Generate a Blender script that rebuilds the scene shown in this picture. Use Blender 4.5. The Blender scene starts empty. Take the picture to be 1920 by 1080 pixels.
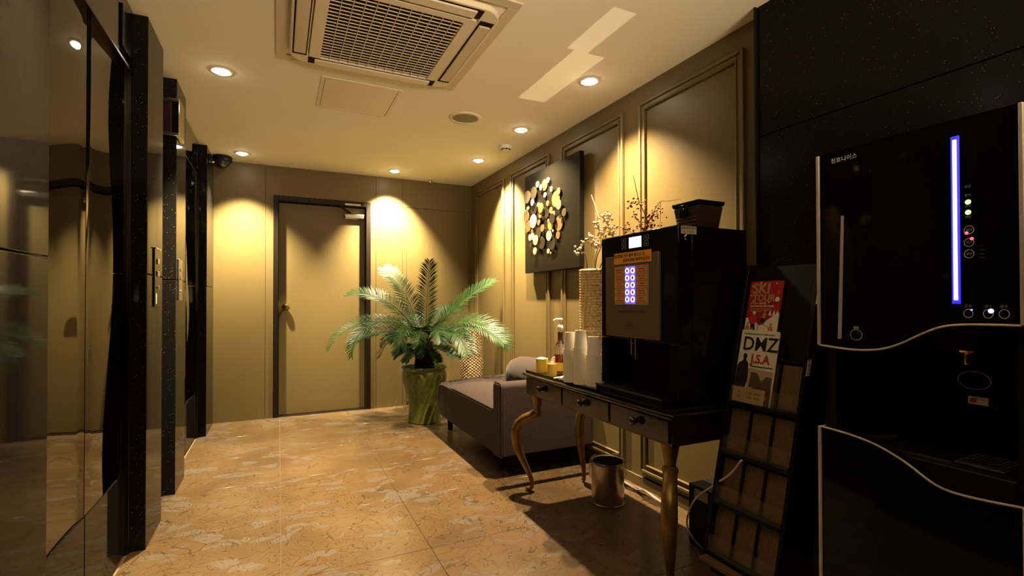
import bpy, math, random
from mathutils import Vector, Matrix

random.seed(7)
R = math.radians
S = bpy.context.scene
COL = S.collection

# ------------------------------------------------------------------ camera
cd = bpy.data.cameras.new('camera')
cam = bpy.data.objects.new('camera', cd)
COL.objects.link(cam)
yaw, pitch, roll = R(25.4346), R(0.5518), R(-0.0995)
cy_, sy_ = math.cos(yaw), math.sin(yaw)
fwd = Vector((sy_, cy_, 0)); rgt = Vector((cy_, -sy_, 0)); up = Vector((0, 0, 1))
f2 = fwd * math.cos(pitch) + up * math.sin(pitch)
u2 = up * math.cos(pitch) - fwd * math.sin(pitch)
r3 = rgt * math.cos(roll) + u2 * math.sin(roll)
u3 = u2 * math.cos(roll) - rgt * math.sin(roll)
M = Matrix((r3, u3, -f2)).transposed().to_4x4()
M.translation = (0, 0, 1.1144)
cam.matrix_world = M
cd.sensor_width = 36.0
cd.lens = 920.737 / 1920 * 36
cd.shift_y = 13.923 / 1920
cd.clip_start = 0.02
S.camera = cam

# ------------------------------------------------------------------ world, exposure
W = bpy.data.worlds.new('world'); S.world = W
W.use_nodes = True
W.node_tree.nodes['Background'].inputs[0].default_value = (1.0, 0.75, 0.5, 1)
W.node_tree.nodes['Background'].inputs[1].default_value = 0.004
S.view_settings.view_transform = 'Standard'
S.view_settings.look = 'None'
S.view_settings.gamma = 1
S.view_settings.exposure = 0.18
S.view_settings.use_curve_mapping = False
S.cycles.use_denoising = True
S.cycles.max_bounces = 10
S.cycles.diffuse_bounces = 6
S.cycles.sample_clamp_indirect = 4.0
LAMP_W = 400.0                         # every ceiling downlight
LAMP_COL = (1.0, 0.76, 0.44)
ld = bpy.data.lights.new('lobby_uplight', 'AREA')      # lobby lighting behind the viewer, washing the ceiling
ld.shape = 'RECTANGLE'; ld.size = 0.9; ld.size_y = 0.5; ld.energy = 30; ld.color = (1.0, 0.78, 0.52); ld.spread = R(70)
lo = bpy.data.objects.new('lobby_uplight', ld); COL.objects.link(lo); lo.location = (0.95, -1.7, 1.3)
lo.rotation_euler = Vector((-0.06, 0.85, 0.53)).to_track_quat('-Z', 'Y').to_euler()



# added spot, masked to imitate the downlight reflected to the ceiling by the glass
ld = bpy.data.lights.new('added_table_bounce', 'SPOT'); ld.energy = 34; ld.color = (1.0, .80, .52)
ld.spot_size = R(70); ld.spot_blend = .0; ld.shadow_soft_size = .004; ld.use_nodes = True
nt = ld.node_tree; em = nt.nodes['Emission']
tc = nt.nodes.new('ShaderNodeTexCoord'); sp = nt.nodes.new('ShaderNodeSeparateXYZ'); nt.links.new(tc.outputs['Normal'], sp.inputs[0])
def nmath(op, a, b):
    n = nt.nodes.new('ShaderNodeMath'); n.operation = op
    for k, v in enumerate((a, b)):
        if isinstance(v, float): n.inputs[k].default_value = v
        else: nt.links.new(v, n.inputs[k])
    return n.outputs[0]
az = nmath('ABSOLUTE', sp.outputs[2], 0.0); gx = nmath('DIVIDE', sp.outputs[0], az); gy = nmath('DIVIDE', sp.outputs[1], az)
def inside(v, a, b): return nmath('MULTIPLY', nmath('GREATER_THAN', v, a), nmath('LESS_THAN', v, b))
SGX, SGY = 1.0, -1.0
def rng_(lo_, hi_, sg): return (lo_, hi_) if sg > 0 else (-hi_, -lo_)
hh = 1.68
wA = nmath('MULTIPLY', inside(gx, *rng_(-.175 / hh, -.050 / hh, SGX)), inside(gy, *rng_(-.66 / hh, -.27 / hh, SGY)))
wB = nmath('MULTIPLY', inside(gx, *rng_(-.130 / hh, .060 / hh, SGX)), inside(gy, *rng_(-.27 / hh, .385 / hh, SGY)))
nt.links.new(nmath('MULTIPLY', nmath('ADD', wA, wB), 1.0), em.inputs['Strength'])
lo = bpy.data.objects.new('added_table_bounce', ld); COL.objects.link(lo); lo.location = (1.50, 2.40, .72); lo.rotation_euler = (math.pi, 0, 0)

# ------------------------------------------------------------------ materials
MATS = {}
def mat(name, col, rough=0.5, metal=0.0, emit=None, estr=0.0, spec=None, trans=0.0, ior=1.45, coat=0.0, alpha=1.0, sheen=0.0):
    if name in MATS: return MATS[name]
    m = bpy.data.materials.new(name); m.use_nodes = True
    b = m.node_tree.nodes['Principled BSDF']
    b.inputs['Base Color'].default_value = (*col, 1)
    b.inputs['Roughness'].default_value = rough
    b.inputs['Metallic'].default_value = metal
    b.inputs['IOR'].default_value = ior
    if spec is not None: b.inputs['Specular IOR Level'].default_value = spec
    if trans: b.inputs['Transmission Weight'].default_value = trans
    if coat: b.inputs['Coat Weight'].default_value = coat
    if alpha < 1: b.inputs['Alpha'].default_value = alpha
    if sheen: b.inputs['Sheen Weight'].default_value = sheen
    if emit:
        b.inputs['Emission Color'].default_value = (*emit, 1)
        b.inputs['Emission Strength'].default_value = estr
    MATS[name] = m
    return m

class N:                                # tiny node helper
    def __init__(s, m):
        s.nt = m.node_tree; s.b = s.nt.nodes['Principled BSDF']
    def new(s, t, **kw):
        n = s.nt.nodes.new(t)
        for k, v in kw.items(): setattr(n, k, v)
        return n
    def link(s, a, b): s.nt.links.new(a, b)
    def coord(s, kind='Object', scale=(1, 1, 1), rot=(0, 0, 0)):
        t = s.new('ShaderNodeTexCoord'); mp = s.new('ShaderNodeMapping')
        mp.inputs['Scale'].default_value = scale; mp.inputs['Rotation'].default_value = rot
        s.link(t.outputs[kind], mp.inputs['Vector']); return mp.outputs[0]
    def noise(s, v, scale, detail=3, rough=0.5, dist=0.0):
        n = s.new('ShaderNodeTexNoise'); n.inputs['Scale'].default_value = scale
        n.inputs['Detail'].default_value = detail; n.inputs['Roughness'].default_value = rough
        n.inputs['Distortion'].default_value = dist
        s.link(v, n.inputs['Vector']); return n
    def ramp(s, f, stops, interp='LINEAR'):
        r = s.new('ShaderNodeValToRGB'); r.color_ramp.interpolation = interp
        e = r.color_ramp.elements
        while len(e) < len(stops): e.new(0.5)
        for q, (p, c) in zip(e, stops):
            q.position = p; q.color = (*c, 1) if len(c) == 3 else c
        s.link(f, r.inputs[0]); return r.outputs[0]
    def mix(s, f, a, b):
        n = s.new('ShaderNodeMix', data_type='RGBA')
        if hasattr(f, 'is_linked'): s.link(f, n.inputs[0])
        else: n.inputs[0].default_value = f
        for v, i in ((a, 6), (b, 7)):
            if hasattr(v, 'is_linked'): s.link(v, n.inputs[i])
            else: n.inputs[i].default_value = (*v, 1)
        return n.outputs[2]
    def bump(s, h, strength=0.2, dist=0.01):
        n = s.new('ShaderNodeBump'); n.inputs['Strength'].default_value = strength
        n.inputs['Distance'].default_value = dist
        s.link(h, n.inputs['Height']); s.link(n.outputs[0], s.b.inputs['Normal'])
    def math(s, op, a, b=0.0):
        n = s.new('ShaderNodeMath', operation=op)
        for v, i in ((a, 0), (b, 1)):
            if hasattr(v, 'is_linked'): s.link(v, n.inputs[i])
            else: n.inputs[i].default_value = v
        return n.outputs[0]

def m_paint():                          # olive gold satin wall paint, faint vertical brushing
    m = mat('wall_paint', (.13, .098, .044), .42, spec=.35); n = N(m)
    v = n.coord('Object', (14, 14, 1.2)); t = n.noise(v, 3, 4)
    c = n.ramp(t.outputs[0], [(.3, (.124, .087, .033)), (.7, (.129, .090, .035))])
    n.link(c, n.b.inputs['Base Color'])
    v2 = n.coord('Object', (60, 60, 6)); n.bump(n.noise(v2, 4, 2).outputs[0], .02, .003)
    return m
def m_ceiling():
    m = mat('ceiling_paint', (.80, .72, .60), .75, spec=.15); n = N(m)
    v = n.coord('Object'); t = n.noise(v, 1.1, 3)
    n.link(n.ramp(t.outputs[0], [(.3, (.82, .765, .60)), (.7, (.87, .815, .65))]), n.b.inputs['Base Color'])
    n.bump(n.noise(v, 3.0, 2).outputs[0], .08, .01)
    return m
def m_granite(name='black_granite', base=(.009, .0075, .0065), rough=.045):
    m = mat(name, base, rough, spec=.08); n = N(m)
    v = n.coord('Object')
    vo = n.new('ShaderNodeTexVoronoi'); vo.inputs['Scale'].default_value = 130; n.link(v, vo.inputs['Vector'])
    near = n.math('LESS_THAN', vo.outputs['Distance'], .16)
    sep = n.new('ShaderNodeSeparateColor'); n.link(vo.outputs['Color'], sep.inputs[0])
    pick = n.math('GREATER_THAN', sep.outputs[0], .76)
    k = n.math('MULTIPLY', near, pick)
    cl = n.noise(v, 45, 3)
    c0 = n.ramp(cl.outputs[0], [(.35, base), (.75, tuple(x * 1.25 for x in base))])
    n.link(n.mix(k, c0, (.42, .35, .30)), n.b.inputs['Base Color'])
    return m
def m_tile():                           # tan stone-effect tile printed with grey leaves and thin dark veins
    m = mat('floor_tile', (.45, .27, .12), .25, spec=.5); n = N(m)
    g = n.new('ShaderNodeNewGeometry')
    oi = n.new('ShaderNodeObjectInfo')
    off = n.new('ShaderNodeVectorMath', operation='SCALE'); n.link(oi.outputs['Location'], off.inputs[0]); off.inputs['Scale'].default_value = 0.0
    mp = n.new('ShaderNodeMapping'); n.link(g.outputs['Position'], mp.inputs['Vector'])
    v = mp.outputs[0]
    w = n.noise(v, 4.0, 3, .55)
    mixv = n.new('ShaderNodeVectorMath', operation='MULTIPLY_ADD')
    n.link(w.outputs['Color'], mixv.inputs[0]); mixv.inputs[1].default_value = (.34, .34, 0); n.link(v, mixv.inputs[2])
    st = n.new('ShaderNodeMapping'); n.link(mixv.outputs[0], st.inputs['Vector'])
    st.inputs['Rotation'].default_value = (0, 0, R(28)); st.inputs['Scale'].default_value = (1.0, 2.3, 1)
    vo = n.new('ShaderNodeTexVoronoi'); vo.inputs['Scale'].default_value = 6.2; n.link(st.outputs[0], vo.inputs['Vector'])
    ve = n.new('ShaderNodeTexVoronoi', feature='DISTANCE_TO_EDGE'); ve.inputs['Scale'].default_value = 6.2; n.link(st.outputs[0], ve.inputs['Vector'])
    ve2 = n.new('ShaderNodeTexVoronoi', feature='DISTANCE_TO_EDGE'); ve2.inputs['Scale'].default_value = 11; n.link(st.outputs[0], ve2.inputs['Vector'])
    sep = n.new('ShaderNodeSeparateColor'); n.link(vo.outputs['Color'], sep.inputs[0])
    leaf = n.math('MULTIPLY', n.math('GREATER_THAN', sep.outputs[0], .66), n.math('GREATER_THAN', ve.outputs['Distance'], .10))
    patch = n.noise(v, 2.2, 3)
    tan = n.ramp(patch.outputs[0], [(.32, (.060, .033, .014)), (.5, (.090, .051, .022)), (.68, (.112, .070, .034))])
    fine = n.noise(v, 190, 2)
    tan2 = n.mix(n.math('MULTIPLY', fine.outputs[0], .35), tan, (.135, .094, .053))
    c1 = n.mix(n.math('MULTIPLY', leaf, .55), tan2, (.118, .098, .084))
    sw = n.noise(v, 3.2, 2, .5, 1.6)                      # long swirling contour veins
    band = n.math('ABSOLUTE', n.math('SUBTRACT', n.math('FRACT', n.math('MULTIPLY', sw.outputs[0], 16.0)), .5))
    swirl = n.math('MULTIPLY', n.math('LESS_THAN', band, .055), n.math('LESS_THAN', patch.outputs[0], .53))
    vein = n.math('MAXIMUM', n.math('MULTIPLY', n.math('LESS_THAN', ve2.outputs['Distance'], .018), n.math('GREATER_THAN', patch.outputs[0], .50)), swirl)
    c2 = n.mix(n.math('MULTIPLY', vein, .7), c1, (.034, .020, .010))
    n.link(c2, n.b.inputs['Base Color'])
    n.link(n.math('ADD', n.math('MULTIPLY', leaf, -.05), .25), n.b.inputs['Roughness'])
    n.bump(fine.outputs[0], .05, .002)
    return m
def m_fabric():
    m = mat('sofa_fabric', (.105, .075, .070), .9, sheen=.08, spec=.15); n = N(m)
    v = n.coord('Object'); t = n.noise(v, 260, 2); t2 = n.noise(v, 5, 2)
    f = n.math('MULTIPLY', t.outputs[0], 1.0)
    c = n.ramp(f, [(.35, (.014, .0075, .0070)), (.68, (.050, .032, .0295))])
    n.link(n.mix(n.math('MULTIPLY', t2.outputs[0], .35), c, (.038, .026, .0245)), n.b.inputs['Base Color'])
    n.bump(t.outputs[0], .5, .004)
    return m
def m_glaze():
    m = mat('green_glaze', (.12, .20, .03), .34, spec=.35); n = N(m)
    v = n.coord('Object'); t = n.noise(v, 30, 5, .7); t2 = n.noise(v, 90, 3)
    c = n.ramp(t.outputs[0], [(.3, (.055, .068, .010)), (.6, (.115, .130, .024)), (.8, (.19, .19, .055))])
    n.link(n.mix(n.math('MULTIPLY', t2.outputs[0], .3), c, (.03, .038, .008)), n.b.inputs['Base Color'])
    n.bump(t.outputs[0], .25, .006)
    return m
def m_leaf():
    m = mat('palm_leaf', (.06, .17, .025), .46, spec=.28); n = N(m)
    v = n.coord('Object'); t = n.noise(v, 9, 2)
    n.link(n.ramp(t.outputs[0], [(.3, (.006, .020, .004)), (.7, (.015, .052, .007))]), n.b.inputs['Base Color'])
    return m
def m_wicker(name, a, b):
    m = mat(name, a, .6); n = N(m)
    v = n.coord('Object'); t = n.noise(v, 70, 3)
    n.link(n.ramp(t.outputs[0], [(.35, b), (.62, a)]), n.b.inputs['Base Color'])
    n.bump(t.outputs[0], .4, .004)
    return m
def m_gold():
    m = mat('aged_gold', (.50, .31, .07), .32, metal=.55); n = N(m)
    v = n.coord('Object'); t = n.noise(v, 22, 4)
    n.link(n.ramp(t.outputs[0], [(.35, (.16, .085, .014)), (.7, (.28, .17, .04))]), n.b.inputs['Base Color'])
    return m
def m_steel():
    m = mat('brushed_steel', (.55, .50, .45), .22, metal=1); n = N(m)
    v = n.coord('Object', (1, 1, 60)); t = n.noise(v, 12, 2)
    n.link(n.ramp(t.outputs[0], [(.3, (.42, .38, .34)), (.7, (.62, .57, .51))]), n.b.inputs['Base Color'])
    return m
def m_darkwood():
    m = mat('dark_lacquer', (.022, .012, .008), .16, coat=.3); n = N(m)
    v = n.coord('Object', (1, 8, 8)); t = n.noise(v, 9, 4)
    n.link(n.ramp(t.outputs[0], [(.35, (.008, .005, .0035)), (.7, (.022, .012, .007))]), n.b.inputs['Base Color'])
    return m
def m_kraft():
    m = mat('kraft_board', (.28, .17, .06), .5); n = N(m)
    v = n.coord('Object', (30, 30, 3)); t = n.noise(v, 5, 4)
    n.link(n.ramp(t.outputs[0], [(.35, (.115, .068, .022)), (.7, (.165, .104, .038))]), n.b.inputs['Base Color'])
    return m

GRAN2 = m_granite('dark_cladding', (.005, .0035, .003), .22); GRAN2.node_tree.nodes['Principled BSDF'].inputs['Specular IOR Level'].default_value = .12
PAINT = m_paint(); CEIL = m_ceiling(); GRAN = m_granite(); TILE = m_tile(); FAB = m_fabric()
GLAZE = m_glaze(); LEAF = m_leaf(); GOLD = m_gold(); STEEL = m_steel(); WOOD = m_darkwood(); KRAFT = m_kraft()
WICK1 = m_wicker('pale_wicker', (.26, .175, .078), (.05, .026, .010)); WICK2 = m_wicker('straw_rope', (.80, .62, .34), (.42, .27, .11))
MIRROR = mat('bronze_mirror', (.062, .042, .024), .025, metal=1)
BRONZE = mat('bronze_trim', (.05, .035, .022), .25, metal=1)
FRAME = mat('dark_brown_frame', (.009, .0045, .0025), .4, spec=.25)
SEAM = mat('shadow_gap', (.02, .014, .008), .8)
PLASTIC = mat('black_plastic', (.005, .0045, .004), .12, spec=.22)
MATTE = mat('black_matte', (.006, .005, .005), .45, spec=.2)
CREAM = mat('cream_plastic', (.72, .62, .46), .45)
CREAM2 = mat('cream_plastic_flap', (.60, .50, .34), .45)
VENTDK = mat('vent_dark', (.022, .008, .005), .8, spec=.1)
WHITE = mat('white_plastic', (.78, .74, .68), .35)
CHROME = mat('chrome', (.75, .72, .68), .08, metal=1)
BRASS = mat('polished_brass', (.72, .52, .22), .15, metal=1)
GROUT = mat('grout', (.20, .12, .06), .8)
INK = mat('ink_black', (.012, .010, .010), .6)
WHITEINK = mat('white_print', (.72, .72, .72), .5)
LENS = mat('lamp_lens', (1, 1, 1), .3, emit=(1.0, .86, .62), estr=55)
GLASS = mat('clear_glass', (1, 1, 1), .02, trans=1.0, ior=1.45)
AMBER = mat('amber_syrup', (.45, .07, .015), .05, trans=.8, ior=1.35)
JAR = mat('jar_yellow', (.85, .62, .12), .25)
PAPER = mat('paper_cup', (.90, .84, .74), .6)
ORANGE = mat('orange_label', (.80, .30, .03), .5)
SOIL = mat('soil', (.018, .012, .008), .95)
TRUNK = mat('palm_trunk', (.012, .009, .007), .9)
BAG = mat('bin_bag', (.55, .48, .42), .15, trans=.85, ior=1.1, alpha=.32)
ACRYL = mat('clear_acrylic', (.8, .7, .5), .05, trans=.9, ior=1.2, alpha=.35)
CABLE = mat('white_cable', (.72, .66, .62), .45)
TWIG = mat('twig_bark', (.10, .055, .03), .8)
TWIGP = mat('pale_twig', (.62, .52, .36), .6)
BERRY = mat('red_berry', (.22, .02, .02), .35)
BLOSSOM = mat('pale_blossom', (.75, .58, .36), .6)


# ------------------------------------------------------------------ mesh builder
class MB:
    def __init__(s): s.v = []; s.f = []
    def add(s, vs, fs):
        o = len(s.v); s.v += [tuple(p) for p in vs]; s.f += [tuple(i + o for i in f) for f in fs]; return s
    def box(s, x0, x1, y0, y1, z0, z1):
        return s.hexa([(x0, y0, z0), (x1, y0, z0), (x1, y1, z0), (x0, y1, z0), (x0, y0, z1), (x1, y0, z1), (x1, y1, z1), (x0, y1, z1)])
    def hexa(s, p):
        return s.add(p, [(3, 2, 1, 0), (4, 5, 6, 7), (0, 1, 5, 4), (1, 2, 6, 5), (2, 3, 7, 6), (3, 0, 4, 7)])
    def lathe(s, prof, c, n=32, axis='z', close=False):
        vs = []; fs = []; k = len(prof)
        for r, z in prof:
            for i in range(n):
                a = 2 * math.pi * i / n; p = (r * math.cos(a), r * math.sin(a), z)
                if axis == 'x': p = (p[2], p[0], p[1])
                if axis == 'y': p = (p[0], p[2], p[1])
                vs.append((c[0] + p[0], c[1] + p[1], c[2] + p[2]))
        flip = axis == 'y'
        for j in range(k - 1):
            for i in range(n):
                a, b = j * n + i, j * n + (i + 1) % n
                q = (a, b, b + n, a + n); fs.append(q[::-1] if flip else q)
        if close:
            fs.append(tuple(range(n))[::-1] if not flip else tuple(range(n)))
            t = tuple(range((k - 1) * n, k * n)); fs.append(t if not flip else t[::-1])
        return s.add(vs, fs)
    def tube(s, path, rad, n=10, cap=True):
        P = [Vector(p) for p in path]
        if not hasattr(rad, '__len__'): rad = [rad] * len(P)
        vs = []; fs = []; prev = None
        for i, p in enumerate(P):
            t = (P[min(i + 1, len(P) - 1)] - P[max(i - 1, 0)]).normalized()
            if prev is None:
                a = Vector((0, 0, 1)) if abs(t.z) < .9 else Vector((1, 0, 0))
                u = t.cross(a).normalized()
            else:
                u = (prev - t * prev.dot(t)).normalized()
            prev = u; w = t.cross(u)
            for k in range(n):
                a = 2 * math.pi * k / n
                vs.append(p + (u * math.cos(a) + w * math.sin(a)) * rad[i])
        for i in range(len(P) - 1):
            for k in range(n):
                a, b = i * n + k, i * n + (k + 1) % n
                fs.append((a, b, b + n, a + n))
        if cap: fs.append(tuple(range(n))[::-1]); fs.append(tuple(range((len(P) - 1) * n, len(P) * n)))
        return s.add(vs, fs)
    def prism(s, poly, axis, a, b):          # poly in the two other axes (cyclic order), extruded a..b
        n = len(poly)
        def p3(u, v, w): return {'x': (w, u, v), 'y': (u, w, v), 'z': (u, v, w)}[axis]
        vs = [p3(u, v, a) for u, v in poly] + [p3(u, v, b) for u, v in poly]
        fs = [tuple(range(n)), tuple(range(n, 2 * n))[::-1]] + [(i, i + n, (i + 1) % n + n, (i + 1) % n) for i in range(n)]
        return s.add(vs, fs)
    def ball(s, c, r, n=8, m=6, sc=(1, 1, 1)):
        prof = [(max(1e-4, math.sin(math.pi * j / m)) * r, -math.cos(math.pi * j / m) * r) for j in range(m + 1)]
        t = MB().lathe(prof, (0, 0, 0), n)
        return s.add([(c[0] + x * sc[0], c[1] + y * sc[1], c[2] + z * sc[2]) for x, y, z in t.v], t.f)
    def build(s, name, m, parent=None, smooth=False, bevel=0.0, seg=2, sub=0, origin=None, fix=True):
        off = Vector(origin) if origin else Vector((0, 0, 0))
        q = parent
        base = Vector((0, 0, 0))
        while q: base += q.location; q = q.parent
        me = bpy.data.meshes.new(name)
        d = base + off
        me.from_pydata([Vector(p) - d for p in s.v], [], s.f)
        if fix:
            import bmesh
            bm = bmesh.new(); bm.from_mesh(me); bmesh.ops.recalc_face_normals(bm, faces=bm.faces); bm.to_mesh(me); bm.free()
        me.materials.append(m)
        if smooth:
            me.polygons.foreach_set('use_smooth', [True] * len(me.polygons))
            me.set_sharp_from_angle(angle=R(40))
        o = bpy.data.objects.new(name, me); COL.objects.link(o)
        if parent: o.parent = parent
        o.location = off
        if bevel:
            b = o.modifiers.new('bevel', 'BEVEL'); b.width = bevel; b.segments = seg; b.limit_method = 'ANGLE'; b.angle_limit = R(35)
            if not smooth:
                me.polygons.foreach_set('use_smooth', [True] * len(me.polygons)); me.set_sharp_from_angle(angle=R(60))
        if sub:
            b = o.modifiers.new('subsurf', 'SUBSURF'); b.levels = sub; b.render_levels = sub
        return o

def tag(o, label, cat, group=None, kind=None):
    o['label'] = label
    if cat: o['category'] = cat
    if group: o['group'] = group
    if kind: o['kind'] = kind
    return o
def thing(name, loc, label, cat, group=None, kind=None):
    o = bpy.data.objects.new(name, None); COL.objects.link(o); o.location = loc; o.empty_display_size = .1
    return tag(o, label, cat, group, kind)
def box(name, b, m, parent=None, bevel=0.0, **kw): return MB().box(*b).build(name, m, parent, bevel=bevel, **kw)
FACE = {'-x': Matrix(((0, 0, -1), (-1, 0, 0), (0, 1, 0))), '-y': Matrix(((1, 0, 0), (0, 0, -1), (0, 1, 0))), '-z': Matrix(((1, 0, 0), (0, -1, 0), (0, 0, -1)))}
def text(name, body, size, pos, face, m, parent, align='CENTER', bold=0.0, sx=1.0, rot=None, lean=0.0):
    c = bpy.data.curves.new(name, 'FONT'); c.body = body; c.size = size; c.align_x = align; c.align_y = 'CENTER'
    c.extrude = .0002; c.offset = bold; c.resolution_u = 3
    c.materials.append(m)
    tmp = bpy.data.objects.new(name, c); COL.objects.link(tmp)
    bpy.context.view_layer.update()
    me = bpy.data.meshes.new_from_object(tmp.evaluated_get(bpy.context.evaluated_depsgraph_get()))
    bpy.data.objects.remove(tmp); bpy.data.curves.remove(c)
    o = bpy.data.objects.new(name, me); COL.objects.link(o)
    base = Vector((0, 0, 0)); q = parent
    while q: base += q.location; q = q.parent
    if parent: o.parent = parent
    mm = FACE[face].copy()
    if lean: mm = Matrix.Rotation(lean, 3, 'Y') @ mm
    if rot: mm = mm @ Matrix.Rotation(rot, 3, 'Z')
    m4 = mm.to_4x4() @ Matrix.Diagonal((sx, 1, 1, 1)); m4.translation = Vector(pos) - base
    o.matrix_local = m4
    return o

# ------------------------------------------------------------------ the setting
XL, XR, YB, H, Y0 = -.60, 1.966, 5.194, 2.40, -3.2
fl = tag(box('floor', (-1.0, 2.2, Y0, YB + .3, -.06, -.004), GROUT), 'tan tiled floor printed with grey leaves and thin veins', 'floor', kind='structure')
TS = .6105
tile_me = None
for iy in range(-2, 9):
    for ix in range(-1, 4):
        x0 = .0124 + ix * TS; y0 = 2.163 - 4 * TS + (iy + 1) * TS
        x1, y1 = min(x0 + TS, XR), min(y0 + TS, YB + .14)
        x0 = max(x0, -.66)
        if y1 - y0 < .05: continue
        g = .0012
        MB().box(x0 + g, x1 - g, y0 + g, y1 - g, -.01, random.uniform(-.0003, .0003)).build('tile', TILE, fl, bevel=.0012, seg=1, origin=((x0 + x1) / 2, (y0 + y1) / 2, 0))
ce = tag(box('ceiling', (-.8, 2.2, Y0, YB + .3, H, H + .12), CEIL), 'cream painted ceiling with recessed lamps', 'ceiling', kind='structure')
# back wall built around the door opening
wb = MB()
DX0, DX1, DZ = -.046, .857, 2.12
wb.box(-.9, DX0, YB, YB + .16, 0, H); wb.box(DX1, 2.1, YB, YB + .16, 0, H); wb.box(DX0, DX1, YB, YB + .16, DZ, H)
wbk = tag(wb.build('wall_back', PAINT), 'olive gold painted end wall with brown door', 'wall', kind='structure')
for sx in (-.113, .911, 1.187): box('seam', (sx - .002, sx + .002, YB - .0012, YB, .02, 2.38), SEAM, wbk)
box('wall_behind_door', (-.3, 1.1, YB + .165, YB + .2, 0, H), SEAM, wbk)
wr = tag(box('wall_right', (XR, XR + .12, Y0, YB + .16, 0, H), PAINT), 'olive gold panelled wall with picture frame mouldings', 'wall', kind='structure')
# picture-frame mouldings
def moulding(y0, y1, z0, z1):
    for (a0, a1, b0, b1, p) in ((0, .018, 0, 0, .022), (.018, .040, 0, 0, .012), (.040, .050, 0, 0, .018)):
        m = MB(); o0, o1 = a0, a1
        X0, X1 = XR - p, XR
        m.box(X0, X1, y0 + o0, y0 + o1, z0 + o0, z1 - o0); m.box(X0, X1, y1 - o1, y1 - o0, z0 + o0, z1 - o0)
        m.box(X0, X1, y0 + o1, y1 - o1, z0 + o0, z0 + o1); m.box(X0, X1, y0 + o1, y1 - o1, z1 - o1, z1 - o0)
        m.build('moulding', PAINT, wr, bevel=.004)
for y0, y1 in ((1.590, 2.327), (2.478, 3.224), (3.412, 4.129), (4.285, 5.03)): moulding(y0, y1, .095, 2.29)
box('baseboard_right', (XR - .012, XR, 1.5, YB, 0, .06), PAINT, wr, bevel=.003)
# shell behind the camera (dark lobby)
tag(box('wall_front', (-1.0, 2.2, Y0 - .1, Y0, 0, H), MATTE), 'dark lobby wall behind the viewer', 'wall', kind='structure')
wl = tag(box('wall_left', (-.85, XL - .075, Y0, YB + .16, 0, H), GRAN), 'black granite clad lift wall', 'wall', kind='structure')
def slab_pillar(name, x0, x1, y0, y1, zj, label):
    t = thing(name, ((x0 + x1) / 2, (y0 + y1) / 2, 0), label, 'pillar', kind='structure')
    for z0, z1 in ((0.0, zj - .0015), (zj + .0015, H)):
        box('stone_slab', (x0, x1, y0, y1, z0, z1), GRAN, t, bevel=.003)
    return t
PX = -.535
slab_pillar('trim_1', -.68, PX, .2, 1.655, 1.226, 'nearest speckled black granite pilaster left of the first lift door')
p1 = slab_pillar('trim_2', -.68, PX, 2.700, 3.025, 1.235, 'black granite pilaster with the call button plate, beyond the first lift door')
p2 = slab_pillar('trim_3', -.68, PX, 3.395, 3.705, 1.235, 'black granite pilaster with the steel plate and lantern box')
slab_pillar('trim_4', -.68, PX, 4.735, YB, 1.235, 'farthest black granite pilaster at the end wall corner')
slab_pillar('trim_5', -.68, XL - .005, 3.026, 3.394, 1.235, 'recessed granite strip between the two middle pilasters')
# granite clad right wall near the viewer
t = thing('trim_6', (1.93, .5, 0), 'black granite cladding on the near right wall behind the dispenser', 'pillar', kind='structure')
for y0, y1 in ((-.9, .28), (.283, 1.476)):
    for z0, z1 in ((0, .60), (.603, 1.826), (1.829, H)):
        box('stone_slab', (1.90, XR - .001, y0, y1, z0, z1), GRAN2, t, bevel=.002)
box('edge_trim', (1.885, XR - .001, 1.477, 1.484, 0, H), FRAME, t)
# lift doors: bronze mirror leaves that ripple a little
def ripple(name, y0, y1, z0, z1, x, parent, ph):
    m = MB(); ny, nz = 28, 60; vs = []; fs = []
    for j in range(nz + 1):
        for i in range(ny + 1):
            y = y0 + (y1 - y0) * i / ny; z = z0 + (z1 - z0) * j / nz
            e = min(1, min(y - y0, y1 - y) / .05)
            dx = .0036 * math.sin(7.5 * y + ph + 1.2 * math.sin(2.3 * z)) + .0052 * math.sin(4.3 * z + ph * 1.7) * math.cos(5 * y)
            vs.append((x + dx * max(0, e), y, z))
    for j in range(nz):
        for i in range(ny):
            a = j * (ny + 1) + i; fs.append((a, a + 1, a + ny + 2, a + ny + 1))
    m.add(vs, fs)
    return m.build(name, MIRROR, parent, smooth=True, fix=False)
def lift(name, y0, y1, label, ph):
    t = thing(name, (XL, (y0 + y1) / 2, 0), label, 'lift door', kind='structure')
    mid = (y0 + y1) / 2
    box('door_backing', (XL - .06, XL - .022, y0, y1, 0, 2.12), MATTE, t)
    ripple('door_panel', y0 + .016, mid - .004, .37, 2.118, XL - .006, t, ph)
    ripple('door_panel', mid + .004, y1 - .016, .37, 2.118, XL - .006, t, ph + 1.3)
    for a, b in ((y0 + .016, mid - .004), (mid + .004, y1 - .016)):
        box('dark_foot_panel', (XL - .02, XL - .004, a, b, .012, .367), GRAN, t, bevel=.002)  # granite panel added to stand in for the dark area at the foot
    for a, b in ((y0, y0 + .014), (y1 - .014, y1)): box('jamb', (XL - .03, XL + .008, a, b, 0, H), BRONZE, t, bevel=.002)
    h = box('header_panel', (XL - .02, XL + .012, y0 + .014, y1 - .014, 2.122, H - .001), MIRROR, t, bevel=.002)
    box('header_lip', (XL - .02, XL + .016, y0 + .014, y1 - .014, 2.116, 2.126), BRONZE, t)
    box('floor_indicator', (XL + .012, XL + .020, y1 - .20, y1 - .05, 2.165, 2.34), PLASTIC, h, bevel=.002)
    return t
lift('door_2', 1.658, 2.698, 'nearer bronze mirror lift door between granite pilasters', .4)
lift('door_3', 3.707, 4.733, 'farther bronze mirror lift door near the end wall', 2.1)
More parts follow.
